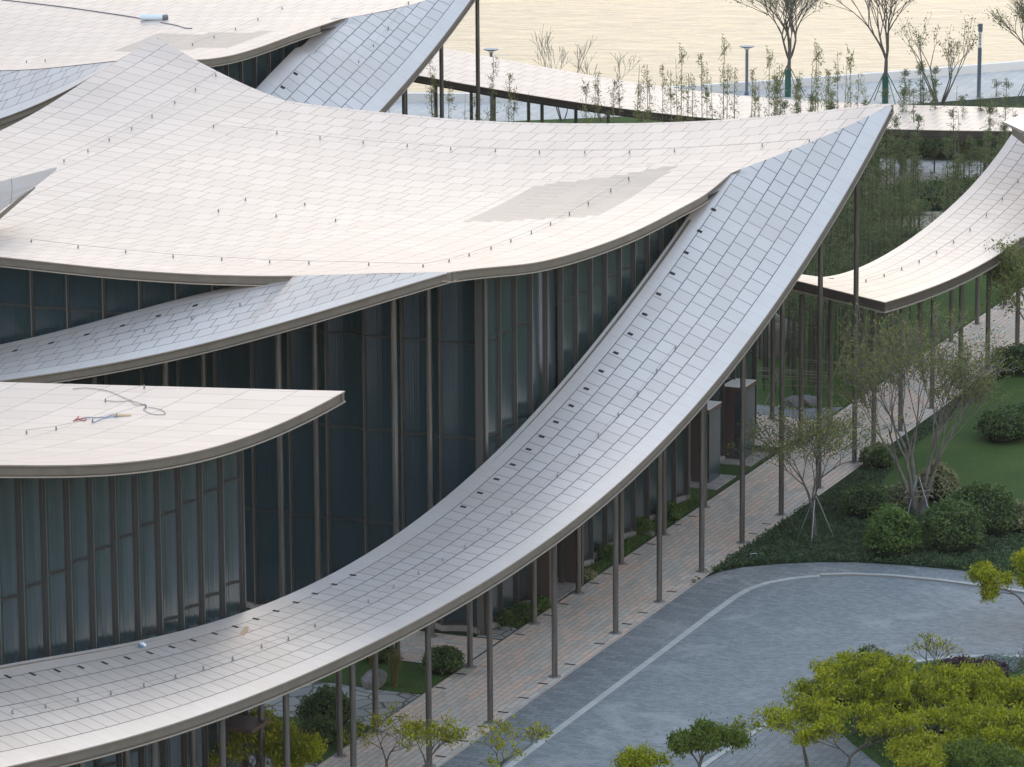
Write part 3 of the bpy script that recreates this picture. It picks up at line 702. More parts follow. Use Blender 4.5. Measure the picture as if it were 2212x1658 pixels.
# make the join continuous at v=2
rows[0] = [(u, 2, zJi(u)) for (u, v, z) in rows[0]]
sJ2 = sheet('branch_roof', rows, None, rc, [M_tile_b, M_soffit], uvf=b_uv)
fascia('fascia', [(UJ, v, zJ(UJ, v)) for v in lin(11.5, 2, 14)]+[(UJ, v, zJn(v)) for v in lin(1.9, -9, 12)], sJ2, (-1, 0), th=.9, m=M_fascia_d)
for u in (UJ+2, 77.3, 87, 96, 105, 115.2, 125, 135):
    column(rc, u, 9.9, zJ(u, 9.9)-.8)
for u in (87, 96, 105, 115.2, 124.1, 134):
    column(rc, u, 2.9, zJ(u, 2.9)-.8)
for (u, v) in ((UJ+1.6, -2.9), (77.3, -2.9), (UJ+1.6, 2.9), (77.3, 2.9)):
    column(rc, u, v, zJn(min(v, 2))-.9)
tipr = thing('museum_wing', 'small white upturned roof corner at the right edge above the curved canopy', 'building')
Tz = 21.
q = [guv(2166.6, 263, Tz), guv(2212, 246, Tz), guv(2300, 225, Tz), guv(2300, 300, Tz), guv(2212, 284, Tz)]
slab([(*p, Tz) for p in q], M_tile_a, tipr, 'roof_sheet', th=.3)
q2 = [guv(2186, 276, Tz-.4), guv(2240, 262, Tz-.4), guv(2300, 262, Tz-.4), guv(2300, 322, Tz-.4), guv(2212, 296, Tz-.4)]
slab([(*p, Tz-.35) for p in q2], M_fascia, tipr, 'fascia', th=.8)
b = MB(); c2 = guv(2290, 290, Tz); b.tube([W(*c2, 0), W(*c2, Tz-1)], .25, 12); b.build('column', M_column, tipr)

# ------------------------------------------------------------------ GROUND, PAVING, WATER
def struct(o): o['kind'] = 'structure'; return o
def gpoly(name, pts, z, m, world=False, rot=0.):
    V = [(p[0], p[1], z) if world else W(p[0], p[1], z) for p in pts]
    U = [uv(p) if world else p for p in pts]
    if rot: U = [(-q[1], q[0]) for q in U]
    a = sum(V[i][0]*V[(i+1) % len(V)][1]-V[(i+1) % len(V)][0]*V[i][1] for i in range(len(V)))
    f = tuple(range(len(V))) if a > 0 else tuple(range(len(V)))[::-1]
    return mesh_obj(name, V, [f], m, None, U)
shore = [(-2500, 700), (-300, 640), (-60, 627), (-15.8, 625.7), (0, 624.6), (20, 628.5), (36.6, 634.3), (52, 640.2), (69.3, 647.7), (85, 655), (130, 680), (300, 790), (2500, 2300)]
struct(gpoly('ground', [(-2500, -600)]+shore+[(2500, -600)], 0, M_soilgrass, True))
wv_ = [(-9000, 400), (9000, 400), (9000, 24000), (-9000, 24000)]
struct(gpoly('water', wv_, -2.6, M_water, True))
def band_mesh(name, line, wid, z0, z1, m, world=True, parent=None):
    b = MB(); L = [np.array(p[:2], float) if world else np.array(W(*p)[:2]) for p in line]; s = 0
    N_ = []
    for i in range(len(L)):
        d = L[min(i+1, len(L)-1)]-L[max(i-1, 0)]; d /= np.linalg.norm(d); N_.append(np.array([-d[1], d[0]]))
    for i in range(len(L)-1):
        ds = np.linalg.norm(L[i+1]-L[i]); a, c = L[i], L[i+1]; n0, n1 = N_[i]*wid/2, N_[i+1]*wid/2
        P = [a-n0, c-n1, c+n1, a+n0]
        uu = [(s, 0), (s+ds, 0), (s+ds, wid), (s, wid)]
        vs = [(*p, z0) for p in P]+[(*p, z1) for p in P]
        b.add(vs, [(4, 5, 6, 7), (0, 1, 5, 4), (2, 3, 7, 6)]+([(3, 0, 4, 7)] if i == 0 else [])+([(1, 2, 6, 5)] if i == len(L)-2 else []), uu+uu); s += ds
    return b.build(name, m, parent, uvs=True)
sw = band_mesh('sea_wall', shore[1:-1], .7, -3, 1.15, M_wallw)
tag(sw, 'low pale sea wall between the promenade and the lake', 'sea wall')
inner = [(x+2.5 if x > 60 else x, y-(19 if x > 30 else 14)) for x, y in shore[1:-1]]
struct(gpoly('promenade', [shore[i] for i in range(1, 12)]+inner[::-1], .03, M_conc, True))
# pink plank walkway and its two cross arms
struct(gpoly('walkway', [(-130, 1.9), (-130, 10.3), (150, 10.9), (150, 2.2)], .05, M_plank))
struct(gpoly('walkway_branch', [(-9.4, -70), (-9.4, 1.88), (-1.2, 1.88), (-1.2, -70)], .048, M_plank_x, rot=1))
struct(gpoly('walkway_branch', [(67, -60), (67, 1.88), (78.5, 1.88), (78.5, -60)], .048, M_plank_x, rot=1))
struct(gpoly('grey_path', [(78.7, -60), (78.7, 1.85), (84.5, 1.85), (82.4, -1.5), (82, -60)], .03, M_sett))
for vv_, sgn in ((2.35, 1), (9.75, 1)):
    pass
# ground lights / drain slots in the walkway
b0 = MB(); b0.boxuv(-.11, .11, -.38, .38, 0, .012)
slot_px = [crop(8, x, y) for x, y in [(2173, 88), (2005, 213), (1910, 278), (1722, 406), (1637, 466), (1440, 601), (1338, 673), (1153, 798), (775, 1054), (643, 1144), (2140, 520), (1953, 657), (1850, 730), (1673, 858), (1483, 992), (1307, 1117), (1181, 1209), (1048, 1302), (912, 1396), (790, 1488), (642, 1588), (378, 1332), (237, 1423)]]
slot_px += [crop(9, x, y) for x, y in [(60, 33), (543, 82), (455, 145)]]
M_slot = mat('dark_slot', (.06, .045, .035), .5, .4)
slm = None
for i, (x, y) in enumerate(slot_px):
    P = G(x, y, .055); u_, v_ = uv(P)
    if slm is None:
        m_ = MB(); a = AX*.11; c = VX*.42
        cs = [(-a-c), (a-c), (a+c), (-a+c)]; m_.hexa([(*q, 0) for q in cs], [(*q, .02) for q in cs]); so_ = m_.build('drain_slot', M_slot); slm = so_
    else: so_ = slm.copy(); COL.objects.link(so_)
    so_.location = (P[0], P[1], .052); tag(so_, 'small dark metal slot set flush in the pink stone walkway', 'drain', 'dark slots set in the pink walkway')
# grey forecourt
arc = [(-130, 15.35), (-31.5, 15.25), (0, 15.15), (12, 15.05), (17.8, 15.1), (20.4, 15.35), (22.7, 16.1), (24.8, 17.6), (26.4, 19.5), (27.6, 22.0), (28.3, 25), (28.45, 29), (28.1, 33), (27.4, 38), (26.3, 44), (24.5, 52), (20, 66)]
bed = [(19.8, 10.35), (22.0, 10.6), (24.4, 11.2), (26.5, 12.5), (28.6, 15), (30.4, 18), (31.5, 21), (32.1, 25), (32.3, 29), (32.1, 34), (31.6, 39), (30.6, 46), (28, 56), (24, 70)]
struct(gpoly('forecourt', [(-140, 10.32), (19.8, 10.36)]+bed+[(-140, 95)], .03, M_slab, rot=1))
struct(gpoly('driveway', [(-140, 15.35)]+arc+[(-60, 80), (-140, 80)], .045, M_sett, rot=1))
kerb_flat = band_mesh('pale_kerb_line', arc[:9], .62, -.05, .065, M_band, False)
kr = arc[8:]; kerb_r = band_mesh('raised_kerb', kr, .5, -.05, .19, M_band, False)
struct(kerb_flat); struct(kerb_r)
isl = [(-140, 28.2), (-60, 28.3), (-25.3, 28.6), (-11.2, 29.7), (-3, 30.9), (1.5, 32.4), (4.6, 34.3), (6.9, 36.6), (8.6, 39.3), (9.6, 42.3), (10, 46), (9.5, 52), (7, 60)]
struct(gpoly('island_paving', isl+[(-60, 75), (-140, 75)], .06, M_slab))
struct(gpoly('island_bed', [(-8, 30.3), (-3, 31.2), (1.2, 32.7), (4.3, 34.6), (6.6, 36.9), (8.2, 39.5), (9.2, 42.4), (9.6, 46), (9, 52), (6, 60), (-30, 64), (-28, 46), (-17, 37)], .075, M_grass))
struct(band_mesh('pale_island_kerb', isl, .5, -.05, .11, M_band, False))
# courtyard
struct(gpoly('courtyard_paving', [(-44, -12), (-44, 1.88), (-17.2, 1.88), (-17.2, -2), (-16.2, -14)], .03, M_flag))
struct(gpoly('courtyard_paving', [(-.9, -.4), (-.9, 1.88), (2.3, 1.88), (3.2, .4)], .03, M_flag))
struct(gpoly('courtyard_lawn', [(-17.0, 1.88), (-9.6, 1.88), (-9.6, -30), (-14.6, -30), (-16.3, -12), (-17.0, -2)], .035, M_grass))
struct(gpoly('courtyard_lawn', [(-36, 1.88), (-26.2, 1.88), (-25.6, 0.2), (-25.9, -3.5), (-27, -8), (-36, -8)], .04, M_grass))
struct(gpoly('planting_strip', [(3.3, .35), (2.5, 1.88), (9.2, 1.88), (9.2, .35)], .04, M_grass))
struct(gpoly('planting_strip', [(17.1, .35), (17.1, 1.88), (66, 1.88), (66, -1.6), (46.5, -1.6), (46.5, .35)], .04, M_grass))
# lawns
struct(gpoly('lawn', [(40, 20), (52, 15.5), (66, 13), (90, 12.4), (150, 13), (150, 90), (46, 90), (38, 60), (35, 40)], .03, M_grass))
struct(gpoly('grove_lawn', [(82.2, -1.5), (85, 1.9), (150, 2), (150, -60), (82, -60)], .025, M_grass))
struct(gpoly('promenade_grass', [(226, -112), (231, -80), (238, -52), (241, -40), (262, -16), (285, 10), (262, 20), (200, 20), (213, -35), (210, -112)], .02, M_grass))
gp = [crop(3, x, y) for x, y in [(1150, 1330), (1160, 1000), (1230, 935), (1400, 990), (1480, 1010), (1600, 985), (1750, 975), (1990, 1000), (2100, 1080), (2000, 1180), (1900, 1290), (1500, 1290)]]
struct(gpoly('grove_path', [uv(G(*p)) for p in gp], .05, M_conc))
gp = [crop(3, x, y) for x, y in [(1225, 1380), (1240, 1350), (1500, 1375), (1780, 1375), (1850, 1420), (1780, 1530), (1400, 1530), (1230, 1500)]]
M_sand = mat('tan_gravel', (.33, .29, .22), .9)
struct(gpoly('gravel_path', [uv(G(*p)) for p in gp], .05, M_sand))

# ------------------------------------------------------------------ ROOF FITTINGS
def on_surf(x, y, zf, z0=26.):
    z = z0
    for _ in range(25):
        u, v = guv(x, y, z); z = .5*z+.5*zf(u, v)
    return u, v, zf(*guv(x, y, z))
fA = lambda u, v: zAs(u, v)
fC = lambda u, v: zC(u, v)
fF = lambda u, v: zFi(u)+(zFo_(u)-zFi(u))*(v-SV-1)/10
proto = {}
def put(kind, u, v, z, parent, slope=None):
    """copies of one small roof fitting"""
    if kind not in proto:
        m = MB()
        if kind == 'roof_drain':
            a, c = AX*.17, VX*.23; cs = [-a-c, a-c, a+c, -a+c]; m.hexa([(*q, -.05) for q in cs], [(*q, .03) for q in cs]); mt = M_black
        else:
            m.box(-.055, .055, -.04, .04, -.05, .24); m.box(-.08, .08, -.07, .07, -.05, .03); mt = M_clip
        proto[kind] = m.build(kind, mt, parent); o = proto[kind]
    else:
        o = proto[kind].copy(); COL.objects.link(o); o.parent = parent
    o.location = W(u, v, z)
    if slope is not None: o.rotation_euler = slope
    return o
def slope_rot(zf, u, v):
    e = .5; du = (zf(u+e, v)-zf(u-e, v))/(2*e); dv = (zf(u, v+e)-zf(u, v-e))/(2*e)
    nx = -(du*AX[0]+dv*VX[0]); ny = -(du*AX[1]+dv*VX[1])
    q = Vector((0, 0, 1)).rotation_difference(Vector((nx, ny, 1)).normalized()); return q.to_euler()
drA = [crop(5, *p) for p in [(2145, 115), (2055, 248), (1965, 380), (1872, 507), (1778, 630), (1683, 748), (1587, 862), (1489, 972), (1390, 1078), (1297, 1172), (1213, 1255), (1110, 1354), (1005, 1448), (898, 1537), (790, 1627)]]
drA += [crop(3, *p) for p in [(200, 1360), (110, 1500), (22, 1638)]]
drA += [crop(7, *p) for p in [(2165, 475), (2040, 535), (1915, 592), (1788, 647), (1658, 699), (1525, 749), (1390, 794), (1252, 838), (1113, 881), (970, 918), (825, 952), (677, 984), (524, 1011), (370, 1034), (210, 1056), (50, 1072)]]+[crop(8, 75, 415)]
for x, y in drA:
    u, v, z = on_surf(x, y, fA, 18); put('roof_drain', u, v, z, stripA, slope_rot(fA, u, v))
for p in [(1265, 323), (1027, 390), (793, 454), (562, 511), (330, 566), (98, 616)]:
    u, v, z = on_surf(*crop(4, *p), fC, 24); put('roof_drain', u, v, z, stripC, slope_rot(fC, u, v))
for p in [(1997, 398), (1915, 500), (1832, 597)]:
    u, v, z = on_surf(*crop(1, *p), fF, 26); put('roof_drain', u, v, z, stripF, slope_rot(fF, u, v))
def clips(pxs, zf, parent, z0, wire=False):
    P = []
    for x, y in pxs:
        u, v, z = on_surf(x, y, zf, z0); put('anchor_clip', u, v, z, parent); P.append(W(u, v, z+.28))
    if wire:
        m = MB(); m.tube(P, .012, 4); m.build('safety_wire', M_cable, parent)
clips([crop(7, *p) for p in [(80, 1313), (295, 1275), (505, 1232), (718, 1190), (932, 1138), (1137, 1082), (1317, 1028), (1507, 965), (1695, 885), (1868, 835), (2041, 750)]]+[crop(8, *p) for p in [(175, 595), (340, 500), (500, 410), (655, 325), (800, 240), (950, 130), (1105, 18)]]+[crop(5, *p) for p in [(1400, 1430), (1540, 1300), (1665, 1170), (1795, 1035), (1920, 900), (2045, 750), (2165, 600)]], fA, stripA, 15, True)
c1 = lambda L: [crop(1, *p) for p in L]
clips(c1([(415, 1050), (570, 985), (708, 912), (853, 840), (985, 760), (1133, 672), (1266, 588), (1398, 493)]), Bz, sheetB, 28, True)
clips(c1([(1383, 827), (1794, 867), (2073, 899)])+[crop(2, *p) for p in [(142, 930), (427, 950), (709, 971), (998, 983), (1283, 993), (1577, 994), (1866, 993), (2158, 982)]]+[crop(3, 515, 948), crop(3, 820, 920)], Bz, sheetB, 27, True)
clips(c1([(203, 1571), (506, 1609), (815, 1640)])+[crop(4, *p) for p in [(1122, 12), (1437, 30), (1747, 47), (2001, 55)]]+[crop(5, *p) for p in [(178, 63), (530, 76), (698, 42), (828, 3)]]+[crop(2, *p) for p in [(970, 1617), (1098, 1568), (1231, 1515), (1355, 1458), (1478, 1393), (1600, 1325), (1745, 1240), (1862, 1163)]], Bz, sheetB, 27, True)
clips(c1([(1590, 1300), (1415, 1373)]), Bz, sheetB, 27); clips(c1([(1974, 1331), (1789, 1407), (2174, 1435)]), Bz, sheetB, 27)
clips([crop(4, *p) for p in [(1865, 229), (1555, 325), (1243, 412), (935, 492), (618, 562)]], fC, stripC, 25, True)
clips([crop(4, *p) for p in [(172, 1153), (364, 1128), (600, 1080), (755, 1043), (945, 985)]], Dz, sheetD, 28, True)
clips([crop(4, *p) for p in [(683, 946), (935, 858)]], Dz, sheetD, 28, True)
clips(c1([(1247, 296), (1387, 247), (1525, 197), (1671, 133), (1827, 60)]), Ez, sheetE, 28, True)
clips(c1([(293, 400), (172, 408)]), Ez, sheetE, 27)
clips([crop(2, *p) for p in [(113, 427), (209, 320), (305, 190), (435, 22)]], fF, stripF, 28, True)
clips([crop(6, *p) for p in [(1187, 169), (1305, 134), (1419, 92), (1532, 43)]]+[crop(3, *p) for p in [(1645, 1642), (1754, 1574), (1861, 1492), (1968, 1400), (2070, 1295), (2172, 1178)]], zJ, sJ, 13, True)
# loose things lying on the roofs
def lying(name, pxs, zf, z0, r, m, label, cat, lift=.05):
    P = []
    for x, y in pxs: u, v, z = on_surf(x, y, zf, z0); P.append(W(u, v, z+lift))
    Q = []
    for i in range(len(P)-1):
        a = [np.array(P[max(0, min(len(P)-1, i+d))]) for d in (-1, 0, 1, 2)]
        for t in (0, .25, .5, .75): Q.append(.5*((2*a[1])+(-a[0]+a[2])*t+(2*a[0]-5*a[1]+4*a[2]-a[3])*t*t+(-a[0]+3*a[1]-3*a[2]+a[3])*t**3))
    Q.append(np.array(P[-1])); b = MB(); b.tube(Q, r, 5); o = b.build(name, m); return tag(o, label, cat)
lying('black_cable', c1([(10, 2), (150, 18), (420, 50), (700, 90), (880, 118), (960, 135)]), Ez, 28, .06, M_cable, 'long dark cable lying across the rear roof, ending at a pale roll', 'cable')
lying('black_cable', c1([(1040, 150), (1130, 165), (1200, 185), (1245, 188)]), Ez, 28, .05, M_cable, 'short dark cable lying between pale roll and perforated panels on rear roof', 'cable')
u, v, z = on_surf(*crop(1, 995, 132), Ez, 28)
t = thing('sheet_roll', 'pale blue roll of sheeting with dark open end lying on the rear roof', 'roll', W(u, v, z))
def cyl_part(name, p, q, r, m, parent, n=12):
    b = MB(); b.tube([p, q], r, n); return b.build(name, m, parent)
cyl_part('roll', (-1.4, 0, .3), (1.0, -.1, .3), .32, M_tarp, t); cyl_part('roll_end', (1.0, -.1, .3), (1.5, .1, .32), .28, M_cable, t)
lying('cable_loop', [crop(4, *p) for p in [(470, 868), (560, 860), (700, 880), (830, 935), (945, 975), (930, 1000), (990, 1030), (1070, 1030), (1040, 1000), (960, 985)]], Dz, 28, .022, M_cable, 'thin grey looping cable on the nearer wing roof, right of coloured ropes', 'cable')
lying('cable_tail', [crop(4, *p) for p in [(690, 940), (760, 950), (840, 945), (880, 970), (940, 965)]], Dz, 28, .02, M_cable, 'short grey cable running from an anchor on the nearer wing roof', 'cable')
lying('red_rope', [crop(4, *p) for p in [(475, 1075), (500, 1060), (545, 1072), (555, 1055), (520, 1060), (490, 1070), (510, 1045)]], Dz, 28, .04, M_red, 'tangled red rope on the nearer wing roof', 'rope')
lying('blue_rope', [crop(4, *p) for p in [(555, 1050), (620, 1052), (680, 1050), (730, 1035), (755, 1045), (700, 1052), (650, 1065), (605, 1085)]], Dz, 28, .03, M_blue, 'tangled blue rope beside the red rope on wing roof', 'rope')
u, v, z = on_surf(*crop(4, 795, 1038), Dz, 28)
o = MB(); o.box(-.6, .6, -.25, .25, 0, .08); o = o.build('timber_board', M_wood); o.location = W(u, v, z+.02); tag(o, 'small brown board beside blue rope on nearer wing roof', 'board')
u, v, z = on_surf(*crop(7, 1582, 783), fA, 14)
o = MB(); o.box(-.16, .16, -1.1, 1.1, 0, .07); o = o.build('timber_board', M_wood); o.location = W(u, v, z+.03); o.rotation_euler = (0, 0, -.12); tag(o, 'pale raw timber board lying on the long walkway roof strip', 'board')
u, v, z = on_surf(*crop(7, 920, 885), fA, 14)
bm = bmesh.new(); bmesh.ops.create_icosphere(bm, subdivisions=3, radius=.26)
for q in bm.verts: q.co = q.co*(1+.35*math.sin(q.co.x*13+q.co.y*9)*math.cos(q.co.z*11+q.co.x*7)); q.co.z *= .75
me = bpy.data.meshes.new('crumpled_bag'); bm.to_mesh(me); bm.free(); me.materials.append(M_blue); me.materials.append(M_white)
for i, p in enumerate(me.polygons): p.material_index = 1 if math.sin(p.center.x*9+p.center.z*14) > .35 else 0
o = bpy.data.objects.new('crumpled_bag', me); COL.objects.link(o); o.location = W(u, v, z+.25); tag(o, 'crumpled blue and white bag left on the walkway roof strip', 'bag')

# ------------------------------------------------------------------ VEGETATION
def leaves(centers, size, rs, droop=.3, aspect=.5, per=1, jitter=.0, updir=None):
    """small pointed leaf faces; returns verts, faces (numpy)"""
    C = np.repeat(np.asarray(centers, float), per, axis=0); n = len(C)
    if jitter: C = C + rs.normal(0, jitter, C.shape)
    az = rs.uniform(0, 2*pi, n); el = rs.uniform(-.9, .9, n)-droop
    d = np.c_[np.cos(az)*np.cos(el), np.sin(az)*np.cos(el), np.sin(el)]
    s = np.cross(d, rs.normal(0, 1, (n, 3))); s /= np.linalg.norm(s, axis=1)[:, None]+1e-9
    L = (size*rs.uniform(.6, 1.3, n))[:, None]
    nrm = np.cross(d, s)
    V = np.stack([C-d*L*.5, C+s*L*aspect*.5+nrm*L*.08, C+d*L*.5, C-s*L*aspect*.5+nrm*L*.08], 1).reshape(-1, 3)
    F = np.arange(n*4).reshape(-1, 4)
    return V, F
def np_mesh(name, V, F, m, parent=None):
    me = bpy.data.meshes.new(name); n = len(F); k = F.shape[1]
    me.vertices.add(len(V)); me.vertices.foreach_set('co', V.astype(np.float32).ravel())
    me.loops.add(n*k); me.loops.foreach_set('vertex_index', F.astype(np.int32).ravel())
    me.polygons.add(n); me.polygons.foreach_set('loop_start', (np.arange(n)*k).astype(np.int32)); me.polygons.foreach_set('loop_total', np.full(n, k, dtype=np.int32))
    me.materials.append(m); me.update(calc_edges=True)
    o = bpy.data.objects.new(name, me); COL.objects.link(o)
    if parent is not None: o.parent = parent
    return o
def grow(seed, h, trunks=1, spread=.55, levels=4, kids=(3, 4), upw=.35, r0=.16, first=.3, wob=.12, lean=0., ratio=.68):
    """branch skeleton. returns list of polylines (pts, radii, level) and tip points"""
    R_ = random.Random(seed); segs = []; tips = []
    def rec(p, d, L, r, lv):
        n = 4 if lv < 2 else 3; pts = [p.copy()]; q = p.copy(); dd = d.copy()
        for i in range(n):
            ww = wob*(.35 if lv == 0 else 1.); dd = dd + np.array([R_.gauss(0, ww), R_.gauss(0, ww), R_.gauss(0, ww*.5)+upw*.10]); dd /= np.linalg.norm(dd)
            q = q+dd*L/n; pts.append(q.copy())
        re = r*(.62 if lv < levels else .4); segs.append((pts, [r+(re-r)*i/n for i in range(n+1)], lv))
        if lv >= levels:
            for f in (.35, .7, 1.): tips.append(pts[0]+(pts[-1]-pts[0])*f if f < 1 else pts[-1])
            return
        kk = R_.randint(*kids); a0 = R_.uniform(0, 2*pi)
        for j in range(kk):
            ang = a0+2*pi*j/kk+R_.gauss(0, .4); tilt = spread*R_.uniform(.6, 1.25)*(0.55 if (j == 0 and lv < 2) else 1)
            a = np.cross(dd, (0, 0, 1.)) if abs(dd[2]) < .97 else np.array([1., 0, 0]); a /= np.linalg.norm(a); b = np.cross(dd, a)
            nd = dd*cos(tilt)+(a*cos(ang)+b*sin(ang))*sin(tilt); nd[2] += upw*R_.uniform(.3, 1.); nd /= np.linalg.norm(nd)
            st = pts[-1] if j < kk-1 or lv == 0 else pts[-2]
            rec(st, nd, L*ratio*R_.uniform(.8, 1.2), re*R_.uniform(.72, .95), lv+1)
    tot = sum(ratio**i for i in range(levels+1)); 
    for t in range(trunks):
        a = 2*pi*t/max(trunks, 1)+R_.uniform(0, 1); off = .25*(trunks > 1)
        d = np.array([cos(a)*lean, sin(a)*lean, 1.]); d /= np.linalg.norm(d)
        rec(np.array([cos(a)*off, sin(a)*off, 0.]), d, h*first if trunks == 1 else h*first*R_.uniform(.8, 1.1), r0, 0)
    top = max(p[2] for s in segs for p in s[0]); sc = h/top
    segs = [([p*np.array([1, 1, sc]) for p in s[0]], s[1], s[2]) for s in segs]; tips = [p*np.array([1, 1, sc]) for p in tips]
    return segs, np.array(tips)
def tree(name, loc, label, seed, h, leafm, leaf=.25, per=6, jit=.35, width=None, group=None, bark=M_bark, cat='tree', droop=.3, aspect=.5, frac=1., **kw):
    t = thing(name, label, cat, (loc[0], loc[1], loc[2] if len(loc) > 2 else 0), group)
    segs, tips = grow(seed, h, **kw)
    if width:
        ext = np.percentile(np.hypot(tips[:, 0], tips[:, 1]), 95); f = width/2/ext
        sc = lambda p: np.array([p[0]*(1+(f-1)*min(1, p[2]/h*1.6)), p[1]*(1+(f-1)*min(1, p[2]/h*1.6)), p[2]])
        segs = [([sc(p) for p in s[0]], s[1], s[2]) for s in segs]; tips = np.array([sc(p) for p in tips])
    b = MB()
    for pts, rad, lv in segs: b.tube(pts, [max(r, .018) for r in rad], 7 if lv == 0 else (5 if lv == 1 else 3), cap=(lv == 0))
    b.build('trunk', bark, t)
    rs = np.random.default_rng(seed)
    if leafm is not None and per > 0:
        tp = tips if frac >= 1 else tips[rs.random(len(tips)) < frac]
        V, F = leaves(tp, leaf, rs, droop, aspect, per, jit); np_mesh('crown', V, F, leafm, t)
    return t
def stakes(parent, r, h, m, n=3, rad=.04, a0=.3):
    for i in range(n):
        a = a0+2*pi*i/n; b = MB(); b.tube([(cos(a)*r, sin(a)*r, 0), (cos(a)*.15, sin(a)*.15, h)], rad, 6); b.build('stake', m, parent)
def shrub(name, loc, r, h, m, label, seed, leaf=.22, n=2600, group=None, cat='shrub', squash=1.):
    t = thing(name, label, cat, (loc[0], loc[1], 0), group); rs = np.random.default_rng(seed)
    d = rs.normal(0, 1, (n, 3)); d[:, 2] = np.abs(d[:, 2])*1.0-.25*rs.random(n); d /= np.linalg.norm(d, axis=1)[:, None]
    bumps = 1+.07*np.sin(d[:, 0]*5+seed)+.06*np.sin(d[:, 1]*7+seed*2)+.05*np.sin(d[:, 2]*8+d[:, 0]*4)
    rad = bumps*rs.uniform(.86, 1.06, n)
    C = np.c_[d[:, 0]*r*rad, d[:, 1]*r*squash*rad, np.clip(h*.38+d[:, 2]*h*.62*rad, .05, None)]
    V, F = leaves(C, leaf*1.15, rs, .1, .6, 2, leaf*.5); np_mesh('foliage', V, F, m, t)
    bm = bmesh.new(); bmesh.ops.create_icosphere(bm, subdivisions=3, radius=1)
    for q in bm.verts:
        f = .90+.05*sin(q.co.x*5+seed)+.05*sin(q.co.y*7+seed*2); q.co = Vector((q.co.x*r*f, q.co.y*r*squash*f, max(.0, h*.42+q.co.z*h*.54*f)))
    me = bpy.data.meshes.new('shade_core'); bm.to_mesh(me); bm.free(); me.materials.append(M_core)
    o = bpy.data.objects.new('shade_core', me); COL.objects.link(o); o.parent = t
    return t

# --- planting bed: two staked trees, rounded shrubs
x, y, _ = G(1760, 1172)
t = tree('small_tree', (x, y), 'slender staked tree with thin olive crown beside the pink walkway', 11, 12.5, M_leaf_o, leaf=.26, per=4, jit=.36, width=13.5, levels=5, kids=(3, 4), spread=.52, upw=.20, r0=.24, first=.17, trunks=1, frac=.8, wob=.07, ratio=.76)
stakes(t, 1.9, 4.0, M_stake)
x, y, _ = G(1982, 1117)
t = tree('large_tree', (x, y), 'wide multi-stemmed tree with bare pale branches among the round shrubs', 23, 19.5, M_leaf_o, leaf=.26, per=4, jit=.4, width=16.5, levels=5, kids=(2, 4), spread=.44, upw=.26, r0=.22, first=.20, trunks=5, lean=.42, bark=M_bark_p, frac=.7, ratio=.74)
stakes(t, 1.6, 3.6, M_stake, 4, .05, .8)
b = MB()
for zz in (1.9, 2.4):
    for (p, q) in (((-1.3, -.6), (1.3, -.3)), ((1.3, -.6), (.7, 1.3)), ((-.9, .9), (1.2, .8)), ((-1.2, -.9), (-.6, 1.2))): b.tube([(*p, zz), (*q, zz+.1)], .06, 5)
b.build('support_frame', M_pole, t)
for i, (px, py, r, h, m, lab, lf) in enumerate([
    (1925, 1205, 2.35, 4.2, M_leaf_m, 'bright green clipped round shrub nearest the curved kerb', .24),
    (2055, 1195, 2.5, 4.4, M_leaf_d, 'dark olive round shrub right of the bright green round shrub', .24),
    (2118, 1160, 2.8, 4.6, M_leaf_d, 'largest dark round shrub with brownish top behind the olive one', .22),
    (1870, 1125, 2.0, 3.2, M_leaf_d, 'very dark round shrub left of the multi-stemmed tree', .2),
    (1945, 1107, 1.5, 2.4, M_leaf_v, 'pale variegated round shrub at the foot of multi-stemmed tree', .26),
    (2022, 1080, 1.9, 3.1, M_leaf_v, 'cream variegated shrub on the lawn side of multi-stemmed tree', .26),
    (2205, 1148, 1.5, 2.3, M_leaf_v, 'variegated yellow shrub at the right edge beside the lawn', .26)]):
    x, y, _ = G(px, py); shrub('round_shrub', (x, y), r, h, m, lab, 40+i, leaf=lf, n=2600 if r > 2 else 1700)
for i, (px, py, r, h, lab) in enumerate([(2170, 950, 2.6, 2.8, 'low dark spreading shrub on far lawn under the thin leaning tree'),
        (2205, 935, 2.2, 2.6, 'dark low shrub cut by the right edge of the lawn'), (2195, 805, 2.4, 2.6, 'dark hedge shrub beside the walkway at right edge'),
        (1900, 1010, 1.6, 2.0, 'small dark shrub in shade between the walkway and the variegated shrubs')]):
    x, y, _ = G(px, py); shrub('low_shrub', (x, y), r, h, M_leaf_d, lab, 60+i, leaf=.24, n=1500)
# groundcover of the bed
rs = np.random.default_rng(5)
def in_poly(P, poly):
    x, y = P[:, 0], P[:, 1]; c = np.zeros(len(P), bool); n = len(poly); j = n-1
    for i in range(n):
        xi, yi = poly[i]; xj, yj = poly[j]
        c ^= ((yi > y) != (yj > y)) & (x < (xj-xi)*(y-yi)/(yj-yi+1e-12)+xi); j = i
    return c
def cover(name, poly, n, m, size, hgt, label, cat, seed, noise=True):
    rs = np.random.default_rng(seed); P = np.array(poly); lo, hi = P.min(0), P.max(0); Q = rs.uniform(lo, hi, (n*3, 2)); Q = Q[in_poly(Q, poly)][:n]
    hh = hgt*(.5+.5*rs.random(len(Q)))*(1+.35*np.sin(Q[:, 0]*1.3)*np.sin(Q[:, 1]*1.7)) if noise else np.full(len(Q), hgt)
    C = np.array([W(a, b_, 0) for a, b_ in Q]); C[:, 2] = hh*rs.uniform(.35, 1., len(Q))
    V, F = leaves(C, size, rs, -.5, .35, 2, .08); o = np_mesh(name, V, F, m); o['kind'] = 'stuff'; o['label'] = label; o['category'] = cat; return o
bedp = bed[:11]+[(42, 40), (44, 30), (47, 22), (50, 16), (50, 11.2), (19.8, 10.6)]
